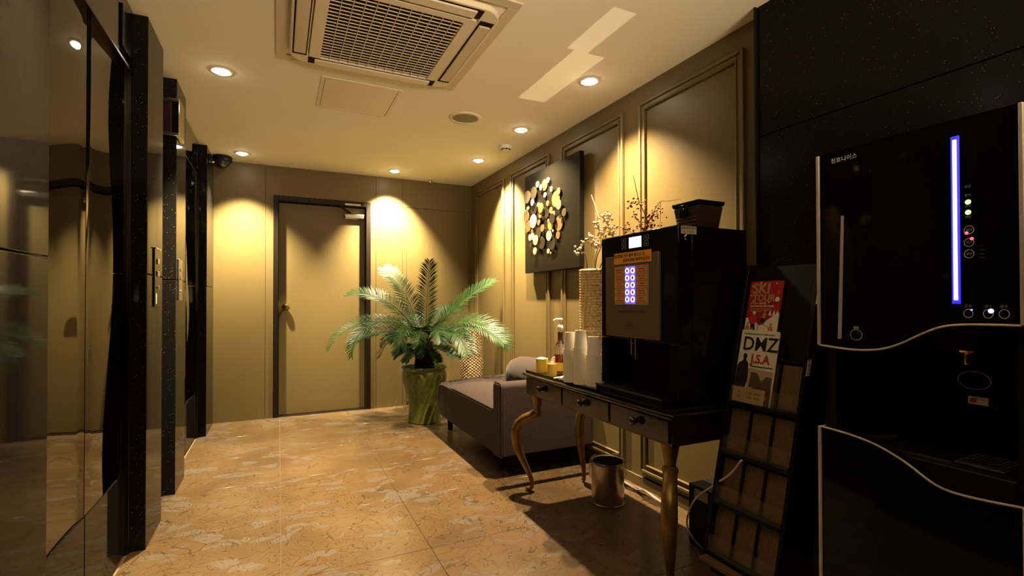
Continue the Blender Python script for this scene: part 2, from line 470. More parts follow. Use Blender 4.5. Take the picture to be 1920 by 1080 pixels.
# call plates on the pilasters
t = thing('call_button_plate', (PX, 2.88, 1.24), 'black call button plate on the second granite pilaster', 'button panel')
box('plate', (PX, PX + .006, 2.825, 2.945, 1.085, 1.365), PLASTIC, t, bevel=.002)
for z in (1.305, 1.245): box('button', (PX + .006, PX + .011, 2.87, 2.905, z - .014, z + .014), CHROME, t, bevel=.003)
MB().lathe([(.001, .006), (.012, .006), (.012, .011), (.001, .011)], (PX, 2.888, 1.18), 14, 'x').build('key_switch', CHROME, t)
box('label_strip', (PX + .006, PX + .0075, 2.845, 2.862, 1.10, 1.15), WHITE, t)
box('top_edge', (PX, PX + .010, 2.825, 2.945, 1.362, 1.368), CHROME, t)
t = thing('steel_call_plate', (PX, 3.5, 1.24), 'pale steel button plate on the third granite pilaster', 'button panel')
box('plate', (PX, PX + .008, 3.445, 3.555, 1.115, 1.36), STEEL, t, bevel=.002)
for z in (1.30, 1.25): box('button', (PX + .008, PX + .012, 3.485, 3.515, z - .013, z + .013), CHROME, t, bevel=.003)
MB().lathe([(.001, .008), (.010, .008), (.010, .012), (.001, .012)], (PX, 3.5, 1.17), 14, 'x').build('key_switch', CHROME, t)
t = thing('lantern_box', (PX, 3.4, 2.05), 'steel lantern box high on the third granite pilaster', 'sign box')
MB().box(-.60, PX + .022, 3.345, 3.393, 2.055, 2.27).box(PX + .001, PX + .022, 3.393, 3.50, 2.055, 2.27).build('case', STEEL, t, bevel=.004)
box('lens_slot', (-.592, -.556, 3.341, 3.346, 2.075, 2.25), VENTDK, t)
box('lens_slot', (-.550, -.518, 3.341, 3.346, 2.075, 2.25), PLASTIC, t)
# brown metal door in the end wall
t = thing('door_1', (.40, YB, 0), 'olive gold flush door in dark brown steel frame', 'door', kind='structure')
fm = MB()
fm.box(DX0, DX0 + .045, YB - .012, YB + .15, 0, DZ).box(DX1 - .045, DX1, YB - .012, YB + .15, 0, DZ).box(DX0 + .045, DX1 - .045, YB - .012, YB + .15, DZ - .05, DZ)
fm.box(DX0 + .045, DX0 + .065, YB + .10, YB + .15, 0, DZ - .05).box(DX1 - .065, DX1 - .045, YB + .10, YB + .15, 0, DZ - .05).box(DX0 + .065, DX1 - .065, YB + .10, YB + .15, DZ - .08, DZ - .05)
fm.build('door_frame', FRAME, t, bevel=.003)
lf = box('door_leaf', (DX0 + .048, DX1 - .048, YB + .07, YB + .098, .006, DZ - .055), PAINT, t, bevel=.002)
box('threshold', (DX0 + .045, DX1 - .045, YB + .0, YB + .10, -.003, .003), FRAME, t)
kn = MB().lathe([(.0, -.062), (.018, -.060), (.029, -.048), (.030, -.036), (.020, -.024), (.011, -.018), (.011, -.006), (.032, -.004), (.034, .0)], (.065, YB + .07, 1.06), 24, 'y').build('door_knob', BRASS, t, smooth=True)
box('latch_plate', (DX0 + .046, DX0 + .05, YB + .05, YB + .068, .98, 1.12), BRASS, t)
cl = thing('door_closer', (.66, YB + .06, 2.0), 'silver grey door closer with arm at the door head', 'door closer')
box('closer_body', (.60, .80, YB + .015, YB + .068, 1.945, 2.0), STEEL, cl, bevel=.012, seg=3)
MB().tube([(.66, YB + .04, 2.005), (.60, YB - .02, 2.03), (.56, YB - .045, 2.06)], .009, 8).build('closer_arm', MATTE, cl)
box('arm_bracket', (.60, .755, YB - .03, YB - .012, 2.072, 2.092), CHROME, cl, bevel=.003)
# flush panel door to the right
t = thing('door_4', (1.58, YB, 0), 'flush olive gold access door right of the brown door', 'door', kind='structure')
MB().box(1.226, 1.932, YB - .003, YB - .0005, .03, 2.103).build('gap', SEAM, t)
box('door_leaf', (1.230, 1.928, YB - .006, YB - .001, .034, 2.097), PAINT, t, bevel=.001)

# ------------------------------------------------------------------ ceiling fittings
LMP = [(-.292, 3.169, 1.8, 70, 0, 0, 'recessed downlight above the lift pilasters, left of the air conditioner'),
       (1.645, 2.397, 1.05, 108, .05, 0, 'brightest recessed downlight, above the coffee machine table'),
       (-.289, 4.862, 2.0, 92, 0, .06, 'recessed downlight at the far left end near the dome camera'),
       (1.037, 4.884, 2.2, 84, .0, .42, 'recessed downlight by the end wall above the palm'),
       (1.652, 4.187, 2.1, 86, .42, .0, 'recessed downlight near the far right corner beyond the smoke detector'),
       (1.648, 3.302, 1.5, 112, .1, 0, 'recessed downlight above the sofa, before the smoke detector'),
       (-.29, 1.476, 1.0, 66, 0, 0, 'recessed downlight over the nearest lift door outside the picture')]
for x, y, ww, aa, tx, ty, lab in LMP:
    t = thing('downlight', (x, y, H), lab, 'ceiling light', 'recessed ceiling downlights')
    MB().lathe([(.040, -.002), (.043, -.006), (.052, -.006), (.056, .0)], (x, y, H), 28).build('trim_ring', WHITE, t, smooth=True)
    MB().lathe([(.0, -.020), (.018, -.018), (.033, -.011), (.040, -.003), (.040, -.001)], (x, y, H), 24).build('lens', LENS, t, smooth=True)
    ld = bpy.data.lights.new('lamp', 'SPOT'); ld.energy = LAMP_W * ww; ld.color = LAMP_COL if ww < 1.6 else (1.0, 0.84, 0.50)
    ld.spot_size = R(aa); ld.spot_blend = .9; ld.shadow_soft_size = .022
    lo = bpy.data.objects.new('lamp', ld); COL.objects.link(lo); lo.parent = t; lo.location = (0, 0, -.045); lo.rotation_euler = Vector((tx, ty, -1)).to_track_quat('-Z', 'Y').to_euler()
# air conditioner cassette
t = thing('air_conditioner', (.47, 2.365, H), 'cream four way ceiling cassette air conditioner with square grille', 'air conditioner')
ax0, ax1, ay0, ay1 = -.015, .955, 1.885, 2.848
def ring_mesh(m, X0, X1, Y0_, Y1, w, z0, z1):
    m.box(X0, X1, Y0_, Y0_ + w, z0, z1).box(X0, X1, Y1 - w, Y1, z0, z1).box(X0, X0 + w, Y0_ + w, Y1 - w, z0, z1).box(X1 - w, X1, Y0_ + w, Y1 - w, z0, z1)
    return m
ring_mesh(MB(), ax0, ax1, ay0, ay1, .05, H - .008, H).build('backing_panel', CREAM2, t, bevel=.002)
def rrect(x0, x1, y0, y1, r, k=6):
    P = []
    for cx, cy, a0 in ((x1 - r, y1 - r, 0), (x0 + r, y1 - r, 90), (x0 + r, y0 + r, 180), (x1 - r, y0 + r, 270)):
        for i in range(k + 1):
            a = R(a0 + 90 * i / k); P.append((cx + r * math.cos(a), cy + r * math.sin(a)))
    return P
def plate_with_hole(outer, inner, z0, z1):
    n = len(outer); m = MB()
    vs = [(x, y, z0) for x, y in outer] + [(x, y, z0) for x, y in inner] + [(x, y, z1) for x, y in outer] + [(x, y, z1) for x, y in inner]
    fs = []
    for i in range(n):
        j = (i + 1) % n
        fs += [(i, j, n + j, n + i), (2 * n + i, 3 * n + i, 3 * n + j, 2 * n + j), (i, 2 * n + i, 2 * n + j, j), (n + i, n + j, 3 * n + j, 3 * n + i)]
    return m.add(vs, fs)
ix0, ix1, iy0, iy1 = .045, .895, 1.945, 2.79
plate_with_hole(rrect(ix0, ix1, iy0, iy1, .09), rrect(ix0 + .088, ix1 - .088, iy0 + .088, iy1 - .088, .02), H - .034, H - .006).build('face_panel', CREAM, t, bevel=.006)
plate_with_hole(rrect(ix0 + .092, ix1 - .092, iy0 + .092, iy1 - .092, .02), rrect(.190, .750, 2.075, 2.700, .008), H - .040, H - .012).build('grille_frame', CREAM, t, bevel=.003)
MB().box(.188, .752, 2.073, 2.702, H - .020, H - .008).build('filter', VENTDK, t)
g = MB()
for i in range(1, 12):
    x = .190 + .560 * i / 12; g.box(x - .0015, x + .0015, 2.075, 2.70, H - .037, H - .033)
for i in range(1, 22):
    y = 2.075 + .625 * i / 22; g.box(.190, .750, y - .0013, y + .0013, H - .036, H - .032)
tag(g.build('grille_bars', CREAM2, t), 'cream lattice bars over dark filter', None, kind='stuff')
lv = .06
for b in ((ix0 + .02, ix0 + .075, iy0 + .12, iy1 - .12), (ix1 - .075, ix1 - .02, iy0 + .12, iy1 - .12), (ix0 + .12, ix1 - .12, iy0 + .02, iy0 + .075), (ix0 + .12, ix1 - .12, iy1 - .075, iy1 - .02)):
    box('outlet', (b[0] - .006, b[1] + .006, b[2] - .03, b[3] + .03, H - .0355, H - .034) if b[1] - b[0] < .1 else (b[0] - .03, b[1] + .03, b[2] - .006, b[3] + .006, H - .0355, H - .034), VENTDK, t)
    box('louvre_flap', (b[0], b[1], b[2], b[3], H - .044, H - .0355), CREAM2 if b[1] - b[0] < .1 else CREAM, t, bevel=.004)
box('status_label', (.158, .176, 2.56, 2.63, H - .0365, H - .034), WHITE, t)
for y in (2.575, 2.595, 2.615): box('status_mark', (.163, .171, y - .004, y + .004, H - .0372, H - .0365), INK, t)
# access hatch, speaker, detector, camera, sprinkler
t = thing('access_hatch', (.45, 3.235, H), 'square cream access hatch in the ceiling beyond the air conditioner', 'hatch')
plate_with_hole(rrect(.218, .686, 2.988, 3.478, .004, 2), rrect(.240, .664, 3.010, 3.456, .004, 2), H - .005, H).build('hatch_frame', CREAM, t, bevel=.0015)
box('hatch_gap', (.238, .666, 3.008, 3.458, H - .001, H), VENTDK, t)
box('hatch_panel', (.2425, .6615, 3.0125, 3.4535, H - .004, H - .001), CREAM, t, bevel=.0015)
t = thing('ceiling_speaker', (1.181, 3.247, H), 'round ceiling speaker with grey grille', 'speaker')
MB().lathe([(.090, -.004), (.094, -.012), (.108, -.010), (.112, 0)], (1.181, 3.247, H), 40).build('rim', CREAM, t, smooth=True)
MB().lathe([(.0, -.011), (.06, -.0105), (.089, -.006)], (1.181, 3.247, H), 40).build('grille', mat('speaker_mesh', (.20, .17, .11), .6), t, smooth=True)
t = thing('smoke_detector', (1.709, 3.712, H), 'white smoke detector on the ceiling between two downlights', 'smoke detector')
MB().lathe([(.0, -.042), (.030, -.042), (.036, -.034)], (1.709, 3.712, H), 24).build('sensor_head', CREAM, t, smooth=True)
for i in range(6):
    a = i * math.pi / 3 + .3; x, y = 1.709 + .034 * math.cos(a), 3.712 + .034 * math.sin(a)
    MB().box(x - .006, x + .006, y - .006, y + .006, H - .036, H - .024).build('vent_slot', VENTDK, t)
MB().lathe([(.036, -.028), (.050, -.026), (.056, -.014), (.056, -.0)], (1.709, 3.712, H), 28).build('base', WHITE, t, smooth=True)
t = thing('dome_camera', (-.455, 5.05, H), 'black dome security camera at the far left ceiling corner', 'camera')
MB().lathe([(.070, -.05), (.078, -.042), (.078, -.01), (.072, 0)], (-.455, 5.05, H), 32).build('housing', MATTE, t, smooth=True)
MB().lathe([(.0, -.10), (.03, -.095), (.052, -.078), (.065, -.05)], (-.455, 5.05, H), 28).build('dome', mat('smoked_dome', (.02, .02, .02), .04, spec=.9), t, smooth=True)
MB().tube([(-.535, 5.05, 2.35), (-.50, 5.05, 2.36)], .02, 10).build('cable_gland', CHROME, t)
t = thing('sprinkler_head', (1.469, 5.13, H), 'small sprinkler head close to the end wall', 'sprinkler')
MB().lathe([(.0, -.030), (.014, -.028), (.014, -.024), (.006, -.02), (.008, -.004), (.022, -.003), (.024, 0)], (1.469, 5.13, H), 18).build('head', CHROME, t, smooth=True)

# ------------------------------------------------------------------ sofa
SX0, SX1, SY0, SY1 = 1.25, 1.935, 2.79, 4.13
t = thing('chaise_sofa', (1.59, 3.46, 0), 'purple grey upholstered chaise sofa with one arm, against the panelled wall', 'sofa')
def rounded_profile(y0, y1, z0, z1, rl, rr, k=6):      # polygon in (y, z): flat bottom, rounded top corners
    P = [(y0, z0), (y1, z0)]
    for i in range(k + 1):
        a = R(90 * i / k); P.append((y1 - rr + rr * math.cos(a), z1 - rr + rr * math.sin(a)))
    for i in range(k + 1):
        a = R(90 + 90 * i / k); P.append((y0 + rl + rl * math.cos(a), z1 - rl + rl * math.sin(a)))
    return P
m = MB()                                                # seat: section in x-z swept along y with a rounded left end
sec = [(SX0 + .004, .135), (SX1, .135), (SX1, .445)] + [(SX1 - .02 - i * .09, .445 + .006 * math.sin(i * .5) - i * .003) for i in range(6)] + [(SX0 + .05, .424), (SX0 + .02, .415), (SX0 + .004, .396)]
ys = [SY0 + .122, SY0 + .3, SY0 + .7, SY0 + 1.05, SY1 - .10, SY1 - .05, SY1 - .018, SY1]
n = len(sec); vs = []; fs = []
for y in ys:
    e = max(0, (y - (SY1 - .10)) / .10); dz = .055 * (1 - math.sqrt(max(0, 1 - e * e)))
    for x, z in sec: vs.append((x, y, z - dz if z > .3 else z))
for j in range(len(ys) - 1):
    for i in range(n):
        a, b = j * n + i, j * n + (i + 1) % n; fs.append((a, b, b + n, a + n))
fs += [tuple(range(n)), tuple(range((len(ys) - 1) * n, len(ys) * n))[::-1]]
m.add(vs, fs).build('seat', FAB, t, smooth=True)
MB().tube([(SX0 + .012, y, .409 - (0 if y < SY1 - .1 else .02)) for y in (SY0 + .122, SY0 + .5, SY0 + .9, SY1 - .09)], .005, 8).build('piping', FAB, t, smooth=True)
m = MB(); P = rounded_profile(SY0, SY0 + .12, .135, .592, .035, .035)
xs = [(SX0, 0), (SX0 + .012, .012), (SX0 + .35, .012), (SX1, .012)]
arm = MB().prism([(y, z) for y, z in P], 'x', SX0 + .008, SX1).build('arm', FAB, t, bevel=.006)
MB().prism([(y * .94 + (SY0 + .06) * .06, z - .006) for y, z in P], 'x', SX0 - .004, SX0 + .010).build('arm_front_panel', FAB, t, bevel=.004)
MB().tube([(SX0 + .004, y, z) for y, z in (P[1:] + [P[0]])], .0045, 6).build('arm_piping', FAB, t, smooth=True)
m = MB(); bp = []                                      # backrest, rounded far end
prof = [(1.70, .43), (1.69, .52), (1.70, .60), (1.735, .645), (1.79, .662), (1.86, .655), (1.93, .62), (1.935, .43)]
ys = [SY0 + .122, 3.1, 3.45, 3.60, 3.68, 3.72, 3.735]; sc = [1, 1, 1, .97, .88, .72, .5]
n = len(prof); vs = []; fs = []
for y, s_ in zip(ys, sc):
    for x, z in prof: vs.append((1.815 + (x - 1.815) * (.55 + .45 * s_), y, .43 + (z - .43) * s_))
for j in range(len(ys) - 1):
    for i in range(n):
        a, b = j * n + i, j * n + (i + 1) % n; fs.append((a, b, b + n, a + n))
fs += [tuple(range(n)), tuple(range((len(ys) - 1) * n, len(ys) * n))[::-1]]
m.add(vs, fs).build('backrest', FAB, t, smooth=True)
for x in (SX0 + .09, SX1 - .07):
    for y in (SY0 + .19, SY1 - .07):
        MB().lathe([(.018, 0), (.021, .01), (.030, .138)], (x, y, 0), 16, close=True).build('leg', MATTE, t, smooth=True)

# ------------------------------------------------------------------ palm in its pot
pc = (1.222, 4.455)
t = thing('plant_pot', (*pc, 0), 'tall green glazed ceramic pot holding the palm, beside the sofa', 'plant pot')
prof = [(.0, .002), (.142, .002), (.150, .008), (.146, .03), (.142, .09), (.143, .16), (.150, .20), (.163, .25), (.184, .33), (.200, .385), (.204, .42), (.198, .45), (.190, .468), (.196, .485), (.207, .495), (.209, .503), (.203, .509), (.190, .507), (.184, .49), (.182, .45)]
MB().lathe(prof, (*pc, 0), 64).build('body', GLAZE, t, smooth=True)
MB().lathe([(.0, .472), (.08, .474), (.183, .468)], (*pc, 0), 40).build('soil', SOIL, t)
t = thing('cycad_palm', (*pc, .47), 'cycad palm with dark trunk and arching green fronds in a green pot', 'potted plant')
vs = []; fs = []; nn, rr_ = 36, 26                      # trunk of old leaf bases
for j in range(rr_ + 1):
    z = .466 + .30 * j / rr_; r0 = .086 - .012 * (j / rr_) if j < rr_ - 3 else .074 - .018 * (j - rr_ + 3)
    for i in range(nn):
        a = 2 * math.pi * (i + .5 * (j % 2)) / nn; q = r0 + (.009 if (i + j // 2) % 3 == 0 else -.003) + random.uniform(-.002, .002)
        vs.append((pc[0] + q * math.cos(a), pc[1] + q * math.sin(a), z))
for j in range(rr_):
    for i in range(nn):
        a, b = j * nn + i, j * nn + (i + 1) % nn; fs.append((a, b, b + nn, a + nn))
fs.append(tuple(range(rr_ * nn, (rr_ + 1) * nn)))
MB().add(vs, fs).build('trunk', TRUNK, t)
RG, FW = Vector((.903, -.43, 0)), Vector((.43, .903, 0))
def frond(phi, elev, length, drop, wid=.160, z0=.735, npair=54, start=.16, pw=1.25):
    d = RG * math.cos(R(phi)) + FW * math.sin(R(phi)); side = Vector((-d.y, d.x, 0))
    p = Vector((pc[0], pc[1], z0)) + d * .035; path = [p.copy()]; tan = []
    ns = 30
    for i in range(ns):
        s = (i + .5) / ns; e = R(elev - drop * s ** pw)
        tg = d * math.cos(e) + up * math.sin(e); tan.append(tg); p = p + tg * (length / ns); path.append(p.copy())
    tan.append(tan[-1])
    stem = MB().tube(path, [.006 - .0045 * i / ns for i in range(ns + 1)], 5)
    lv = MB()
    for k in range(npair):
        s = start + (1 - start) * k / (npair - 1) * .985; f = s * ns; i = min(ns - 1, int(f))
        q = path[i].lerp(path[i + 1], f - i); tg = tan[i]; n0 = side.cross(tg) * -1
        tw = R(30) * math.cos(R(phi)); side_, nrm = side * math.cos(tw) + n0 * math.sin(tw), n0 * math.cos(tw) - side * math.sin(tw)
        env = min(1, (s - start) / .16 + .35) * min(1, ((1 - s) / .28) ** .75 + .28)
        L = wid * env * random.uniform(.92, 1.06); w = .0046
        for sg in (-1, 1):
            ax = R(66 - 24 * s + random.uniform(-4, 4)); vv = R(random.uniform(12, 24))
            dirn = (tg * math.cos(ax) + (side_ * sg * math.cos(vv) + nrm * math.sin(vv)) * math.sin(ax)).normalized()
            wv = dirn.cross(nrm).normalized() * w
            mid = q + dirn * L * .55 ; tip = q + dirn * L - up * L * .10
            o = len(lv.v)
            lv.v += [tuple(q - wv * .5), tuple(q + wv * .5), tuple(mid - wv), tuple(mid + wv), tuple(tip)]
            lv.f += [(o, o + 1, o + 3, o + 2), (o + 2, o + 3, o + 4)]
    fo = stem.build('frond', LEAF, t, smooth=True)
    lo = lv.build('leaflets', LEAF, fo, fix=False); lo['kind'] = 'stuff'
for a in ((182, 42, 1.00, 108), (205, 55, .86, 150, .12), (168, 62, .93, 72), (146, 72, .90, 42), (88, 82, .80, 16, .15), (14, 56, .86, 32, .15), (-18, 46, .93, 112),
          (334, 36, .86, 80), (318, 40, .66, 110), (196, 30, .66, 70), (150, 24, .62, 95), (252, 58, .56, 150, .11), (296, 56, .55, 120, .11), (56, 64, .62, 80), (126, 54, .62, 95),
          (206, 10, .27, 60, .075, .69), (338, 8, .30, 60, .075, .69), (236, -2, .24, 50, .07, .66), (308, 0, .26, 50, .07, .66), (16, 6, .33, 60, .08, .68), (172, 2, .28, 50, .075, .66), (270, 20, .25, 80, .07, .68), (272, 66, .42, 150, .12), (232, 64, .42, 140, .12), (312, 62, .44, 135, .12), (20, 42, .46, 100, .12), (182, 42, .42, 110, .12)):
    frond(*a)

# ------------------------------------------------------------------ woven vase in the corner
def woven(cx, cy, z0, prof, n, rows, amp):
    vs = []; fs = []
    H_ = prof[-1][1]
    for j in range(rows + 1):
        z = H_ * j / rows
        for q in range(len(prof) - 1):
            if prof[q][1] <= z <= prof[q + 1][1]:
                u = (z - prof[q][1]) / (prof[q + 1][1] - prof[q][1]); r = prof[q][0] * (1 - u) + prof[q + 1][0] * u; break
        for i in range(n):
            a = 2 * math.pi * i / n
            rr = r + amp * (1 if ((i // 2) + (j // 2)) % 2 else -1) * (.4 if j % 2 else 1)
            vs.append((cx + rr * math.cos(a), cy + rr * math.sin(a), z0 + z))
    for j in range(rows):
        for i in range(n):
            a, b = j * n + i, j * n + (i + 1) % n; fs.append((a, b, b + n, a + n))
    return MB().add(vs, fs)
vx, vy = 1.80, 4.76
t = thing('woven_floor_vase', (vx, vy, 0), 'tall pale woven basket vase on the floor behind the sofa', 'vase')
woven(vx, vy, 0, [(.115, 0), (.118, .45), (.112, .65), (.098, .89)], 72, 120, .0045).build('woven_body', WICK1, t)
MB().lathe([(.0, .01), (.09, .012), (.088, .86)], (vx, vy, 0), 24).build('lining', VENTDK, t)
MB().lathe([(.088 + .012 * math.cos(a), .89 + .010 * math.sin(a)) for a in [i * math.pi / 4 for i in range(9)]], (vx, vy, 0), 36).build('rim', WICK1, t, smooth=True)

# ------------------------------------------------------------------ wall art
t = thing('wall_art', (1.93, 3.33, 1.76), 'square black canvas with raised gold and bronze discs on the right wall', 'wall art')
CVX = 1.905
box('canvas', (CVX, XR - .024, 2.895, 3.745, 1.342, 2.166), mat('canvas_lacquer', (.007, .006, .004), .28, spec=.10), t, bevel=.004)
box('hanging_batten', (XR - .023, XR, 3.05, 3.6, 1.95, 2.05), FRAME, t)
DM = {'G': mat('disc_gold', (.34, .23, .055), .3, metal=.6), 'C': mat('disc_cream', (.42, .36, .22), .4, metal=.2), 'B': mat('disc_bronze', (.14, .09, .04), .35, metal=.4),
      'D': mat('disc_dark', (.016, .011, .008), .3, metal=.3), 'S': mat('disc_taupe', (.12, .09, .065), .4, metal=.3), 'O': mat('disc_olive', (.05, .04, .02), .35, metal=.3)}
DISCS = [(3.384,2.024,.044,'G'),(3.494,2.052,.025,'C'),(3.314,2.047,.021,'C'),(3.544,1.99,.051,'O'),(3.647,1.976,.053,'S'),(3.211,1.88,.059,'G'),(3.164,1.93,.027,'B'),(3.263,1.966,.021,'S'),(3.42,2.012,.022,'C'),(3.556,1.915,.027,'C'),(3.568,1.864,.052,'D'),(3.371,1.942,.019,'C'),(3.321,1.867,.021,'B'),(3.145,1.825,.037,'S'),(3.414,1.845,.041,'B'),(3.49,1.886,.018,'C'),(3.665,1.89,.021,'C'),(3.685,1.815,.050,'B'),(3.711,1.872,.016,'C'),(3.542,1.758,.056,'C'),(3.354,1.797,.041,'D'),(3.278,1.806,.025,'B'),(3.237,1.764,.031,'S'),(3.432,1.793,.026,'B'),(3.233,1.732,.04,'D'),(3.17,1.689,.056,'B'),(3.285,1.695,.042,'G'),(3.648,1.734,.049,'B'),(3.456,1.736,.023,'B'),(3.388,1.682,.029,'B'),(3.322,1.73,.016,'C'),(3.087,1.759,.03,'O'),(3.467,1.659,.042,'D'),(3.569,1.683,.02,'B'),(3.284,1.61,.039,'C'),(3.182,1.603,.029,'B'),(3.248,1.646,.011,'C'),(3.616,1.635,.027,'C'),(3.567,1.638,.028,'C'),(3.503,1.6,.041,'C'),(3.696,1.696,.019,'B'),(3.422,1.571,.049,'D'),(3.252,1.544,.046,'D'),(3.599,1.567,.019,'D'),(3.513,1.513,.029,'C'),(3.329,1.496,.019,'C'),(3.284,1.479,.008,'C'),(3.538,1.589,.016,'D'),(3.126,1.735,.015,'D'),(3.311,1.763,.013,'D')]
for i, (y, z, r, k) in enumerate(DISCS):
    h = .006 + .005 * (i % 5)
    MB().lathe([(.001, -h - .004), (r, -h - .004), (r, -h), (.001, -h)], (CVX, y, z), 28, 'x').lathe([(.004, -h), (.004, 0)], (CVX, y, z), 6, 'x').build('disc', DM[k], t)

# ------------------------------------------------------------------ console table
TX0, TX1, TY0, TY1, TZ = 1.30, 1.76, 1.375, 2.60, .69
t = thing('console_table', (1.53, 1.99, 0), 'black lacquered console table with three drawers and curved gold legs', 'table')
box('tabletop', (TX0, TX1, TY0, TY1, TZ - .022, TZ), WOOD, t, bevel=.009, seg=3)
box('glass_top', (TX0 + .018, TX1 - .01, TY0 + .015, TY1 - .015, TZ, TZ + .014), mat('black_glass', (.008, .006, .005), .06, spec=.7), t, bevel=.002)
box('apron', (TX0 + .022, TX1 - .02, TY0 + .02, TY1 - .02, .565, TZ - .022), WOOD, t, bevel=.003)
for y0, y1 in ((TY0 + .03, 1.762), (1.772, 2.162), (2.172, TY1 - .03)):
    dr = box('drawer', (TX0 + .012, TX0 + .03, y0, y1, .575, TZ - .028), WOOD, t, bevel=.004)
    yc = (y0 + y1) / 2; zc = .625
    MB().lathe([(.0, -.034), (.012, -.033), (.018, -.027), (.018, -.020), (.009, -.012), (.009, -.004), (.017, -.002), (.019, 0)], (TX0 + .012, yc, zc), 20, 'x').build('knob', WOOD, dr, smooth=True)
LEGP = [(.0, .565, .036), (.0, .53, .030), (.0, .49, .022), (.0, .478, .021), (.0, .470, .029), (.003, .460, .031), (.012, .450, .028), (.035, .438, .027), (.075, .420, .028), (.108, .392, .029), (.126, .355, .030), (.132, .315, .030), (.126, .27, .028), (.112, .225, .025), (.090, .178, .021), (.064, .13, .017), (.042, .085, .014), (.030, .05, .012), (.032, .026, .012), (.045, .013, .012), (.062, .013, .010), (.068, .020, .008)]
for lx, ly, dx, dy in ((TX0 + .062, TY1 - .075, -1, 1), (TX0 + .062, TY0 + .075, -1, -1), (TX1 - .065, TY1 - .075, -.25, .9), (TX1 - .065, TY0 + .10, -.25, -.2)):
    l = math.hypot(dx, dy); k = 1 if dx == -1 else .35
    dx, dy = dx / l, dy / l
    MB().tube([(lx + dx * o * k, ly + dy * o * k, z) for o, z, r in LEGP], [r for o, z, r in LEGP], 16).build('leg', GOLD, t, smooth=True)

ZT = TZ + .0142
# ------------------------------------------------------------------ coffee machine
MX, MY0, MY1, MZ = 1.36, 1.401, 1.888, 1.40
t = thing('coffee_machine', (1.545, 1.645, ZT), 'tall black coffee vending machine with bronze button panel on the console table', 'coffee machine')
MB().box(MX + .07, 1.73, MY0, MY1, ZT, MZ - .001).build('cabinet', PLASTIC, t, bevel=.004)
box('upper_housing', (MX, MX + .069, MY0, MY1, .945, MZ - .001), PLASTIC, t, bevel=.004)
for y0, y1 in ((MY0, MY0 + .05), (MY1 - .05, MY1)): box('side_cheek', (MX, MX + .069, y0, y1, ZT + .03, .944), PLASTIC, t, bevel=.003)
box('drip_tray', (1.305, MX + .069, MY0 + .03, MY1 - .03, ZT, ZT + .034), PLASTIC, t, bevel=.003)
g = MB()
for i in range(14): g.box(1.315, MX + .05, MY0 + .06 + i * .0275, MY0 + .068 + i * .0275, ZT + .034, ZT + .039)
tag(g.build('drip_grille', mat('dark_chrome', (.62, .58, .55), .22, metal=1), t), 'dark metal slats of the drip tray', None, kind='stuff')
box('tray_edge', (1.302, 1.306, MY0 + .03, MY1 - .03, ZT + .028, ZT + .036), CHROME, t)
PNX = MX - .014
pn = box('front_panel', (PNX, MX - .0005, 1.492, 1.836, .955, 1.306), mat('bronze_acrylic', (.19, .135, .085), .22, metal=.35), t, bevel=.002)
box('display_screen', (MX - .002, MX, 1.609, 1.686, 1.336, 1.381), mat('lcd_white', (.8, .8, .9), .4, emit=(.80, .86, 1.0), estr=1.6), t)
GREYINK = mat('grey_print', (.25, .25, .25), .5)
for y in (1.722, 1.578):
    for z in (1.371, 1.346):
        k = MB(); k.box(MX - .0012, MX, y - .014, y + .014, z - .010, z - .0085).box(MX - .0012, MX, y - .014, y + .014, z + .0085, z + .010).box(MX - .0012, MX, y - .014, y - .0125, z - .01, z + .01).box(MX - .0012, MX, y + .0125, y + .014, z - .01, z + .01)
        k.box(MX - .0012, MX, y - .004, y + .004, z - .0025, z + .0025).build('touch_key', GREYINK, t)
nt = box('paper_notice', (PNX - .0025, PNX - .0005, 1.531, 1.771, 1.270, 1.318), mat('orange_paper', (.86, .36, .03), .5), t)
text('notice_print', '음료컵을 먼저 올려 놓으신 후,', .0165, (PNX - .0027, 1.668, 1.303), '-x', INK, nt, bold=.0004)
text('notice_print', '음료버튼을 눌러주십시오', .0165, (PNX - .0027, 1.622, 1.283), '-x', INK, nt, bold=.0004)
kp = box('keypad', (PNX - .002, PNX - .0003, 1.548, 1.768, 1.094, 1.260), mat('keypad_film', (.34, .27, .20), .35), t)
box('light_strip', (PNX - .0026, PNX - .002, 1.628, 1.695, 1.098, 1.256), mat('violet_backlight', (.2, .12, .5), .4, emit=(.26, .13, .95), estr=.75), kp)
RING = mat('button_ring_glow', (.8, .8, 1), .4, emit=(.85, .85, 1.0), estr=1.5)
LABS = [('카라멜마끼아또', '바닐라라떼'), ('모카 카푸치노', '카페 마끼아또'), ('카푸치노', '카페라떼'), ('카페모카', '에스프레소'), ('핫초코', '아메리카노')]
for i in range(5):
    z = 1.238 - .0303 * i
    for y, yl, wd, lb in ((1.679, 1.733, .056, LABS[i][0]), (1.643, 1.588, .060, LABS[i][1])):
        MB().lathe([(.0078, -.003), (.0115, -.003), (.0115, 0), (.0078, 0), (.0078, -.003)], (PNX - .0026, y, z), 22, 'x').build('button_ring', RING, kp)
        MB().lathe([(.0001, -.0015), (.0076, -.0015), (.0076, 0)], (PNX - .0026, y, z), 18, 'x').build('button_cap', mat('button_grey', (.30, .28, .38), .4), kp)
        lp = box('drink_label', (PNX - .0032, PNX - .002, yl - wd / 2, yl + wd / 2, z - .010, z + .0115), mat('label_orange', (.80, .27, .04), .5), t)
        text('label_print', lb, .0082, (PNX - .0034, yl, z + .0045), '-x', INK, lp)
        box('label_line', (PNX - .0034, PNX - .0032, yl - wd * .36, yl + wd * .36, z - .0062, z - .0035), INK, lp)
text('panel_print', 'Premium Espresso Coffee', .0165, (PNX - .0003, 1.664, 1.066), '-x', INK, pn)
text('logo_print', 'ITALY', .018, (PNX - .0003, 1.668, 1.007), '-x', INK, pn)
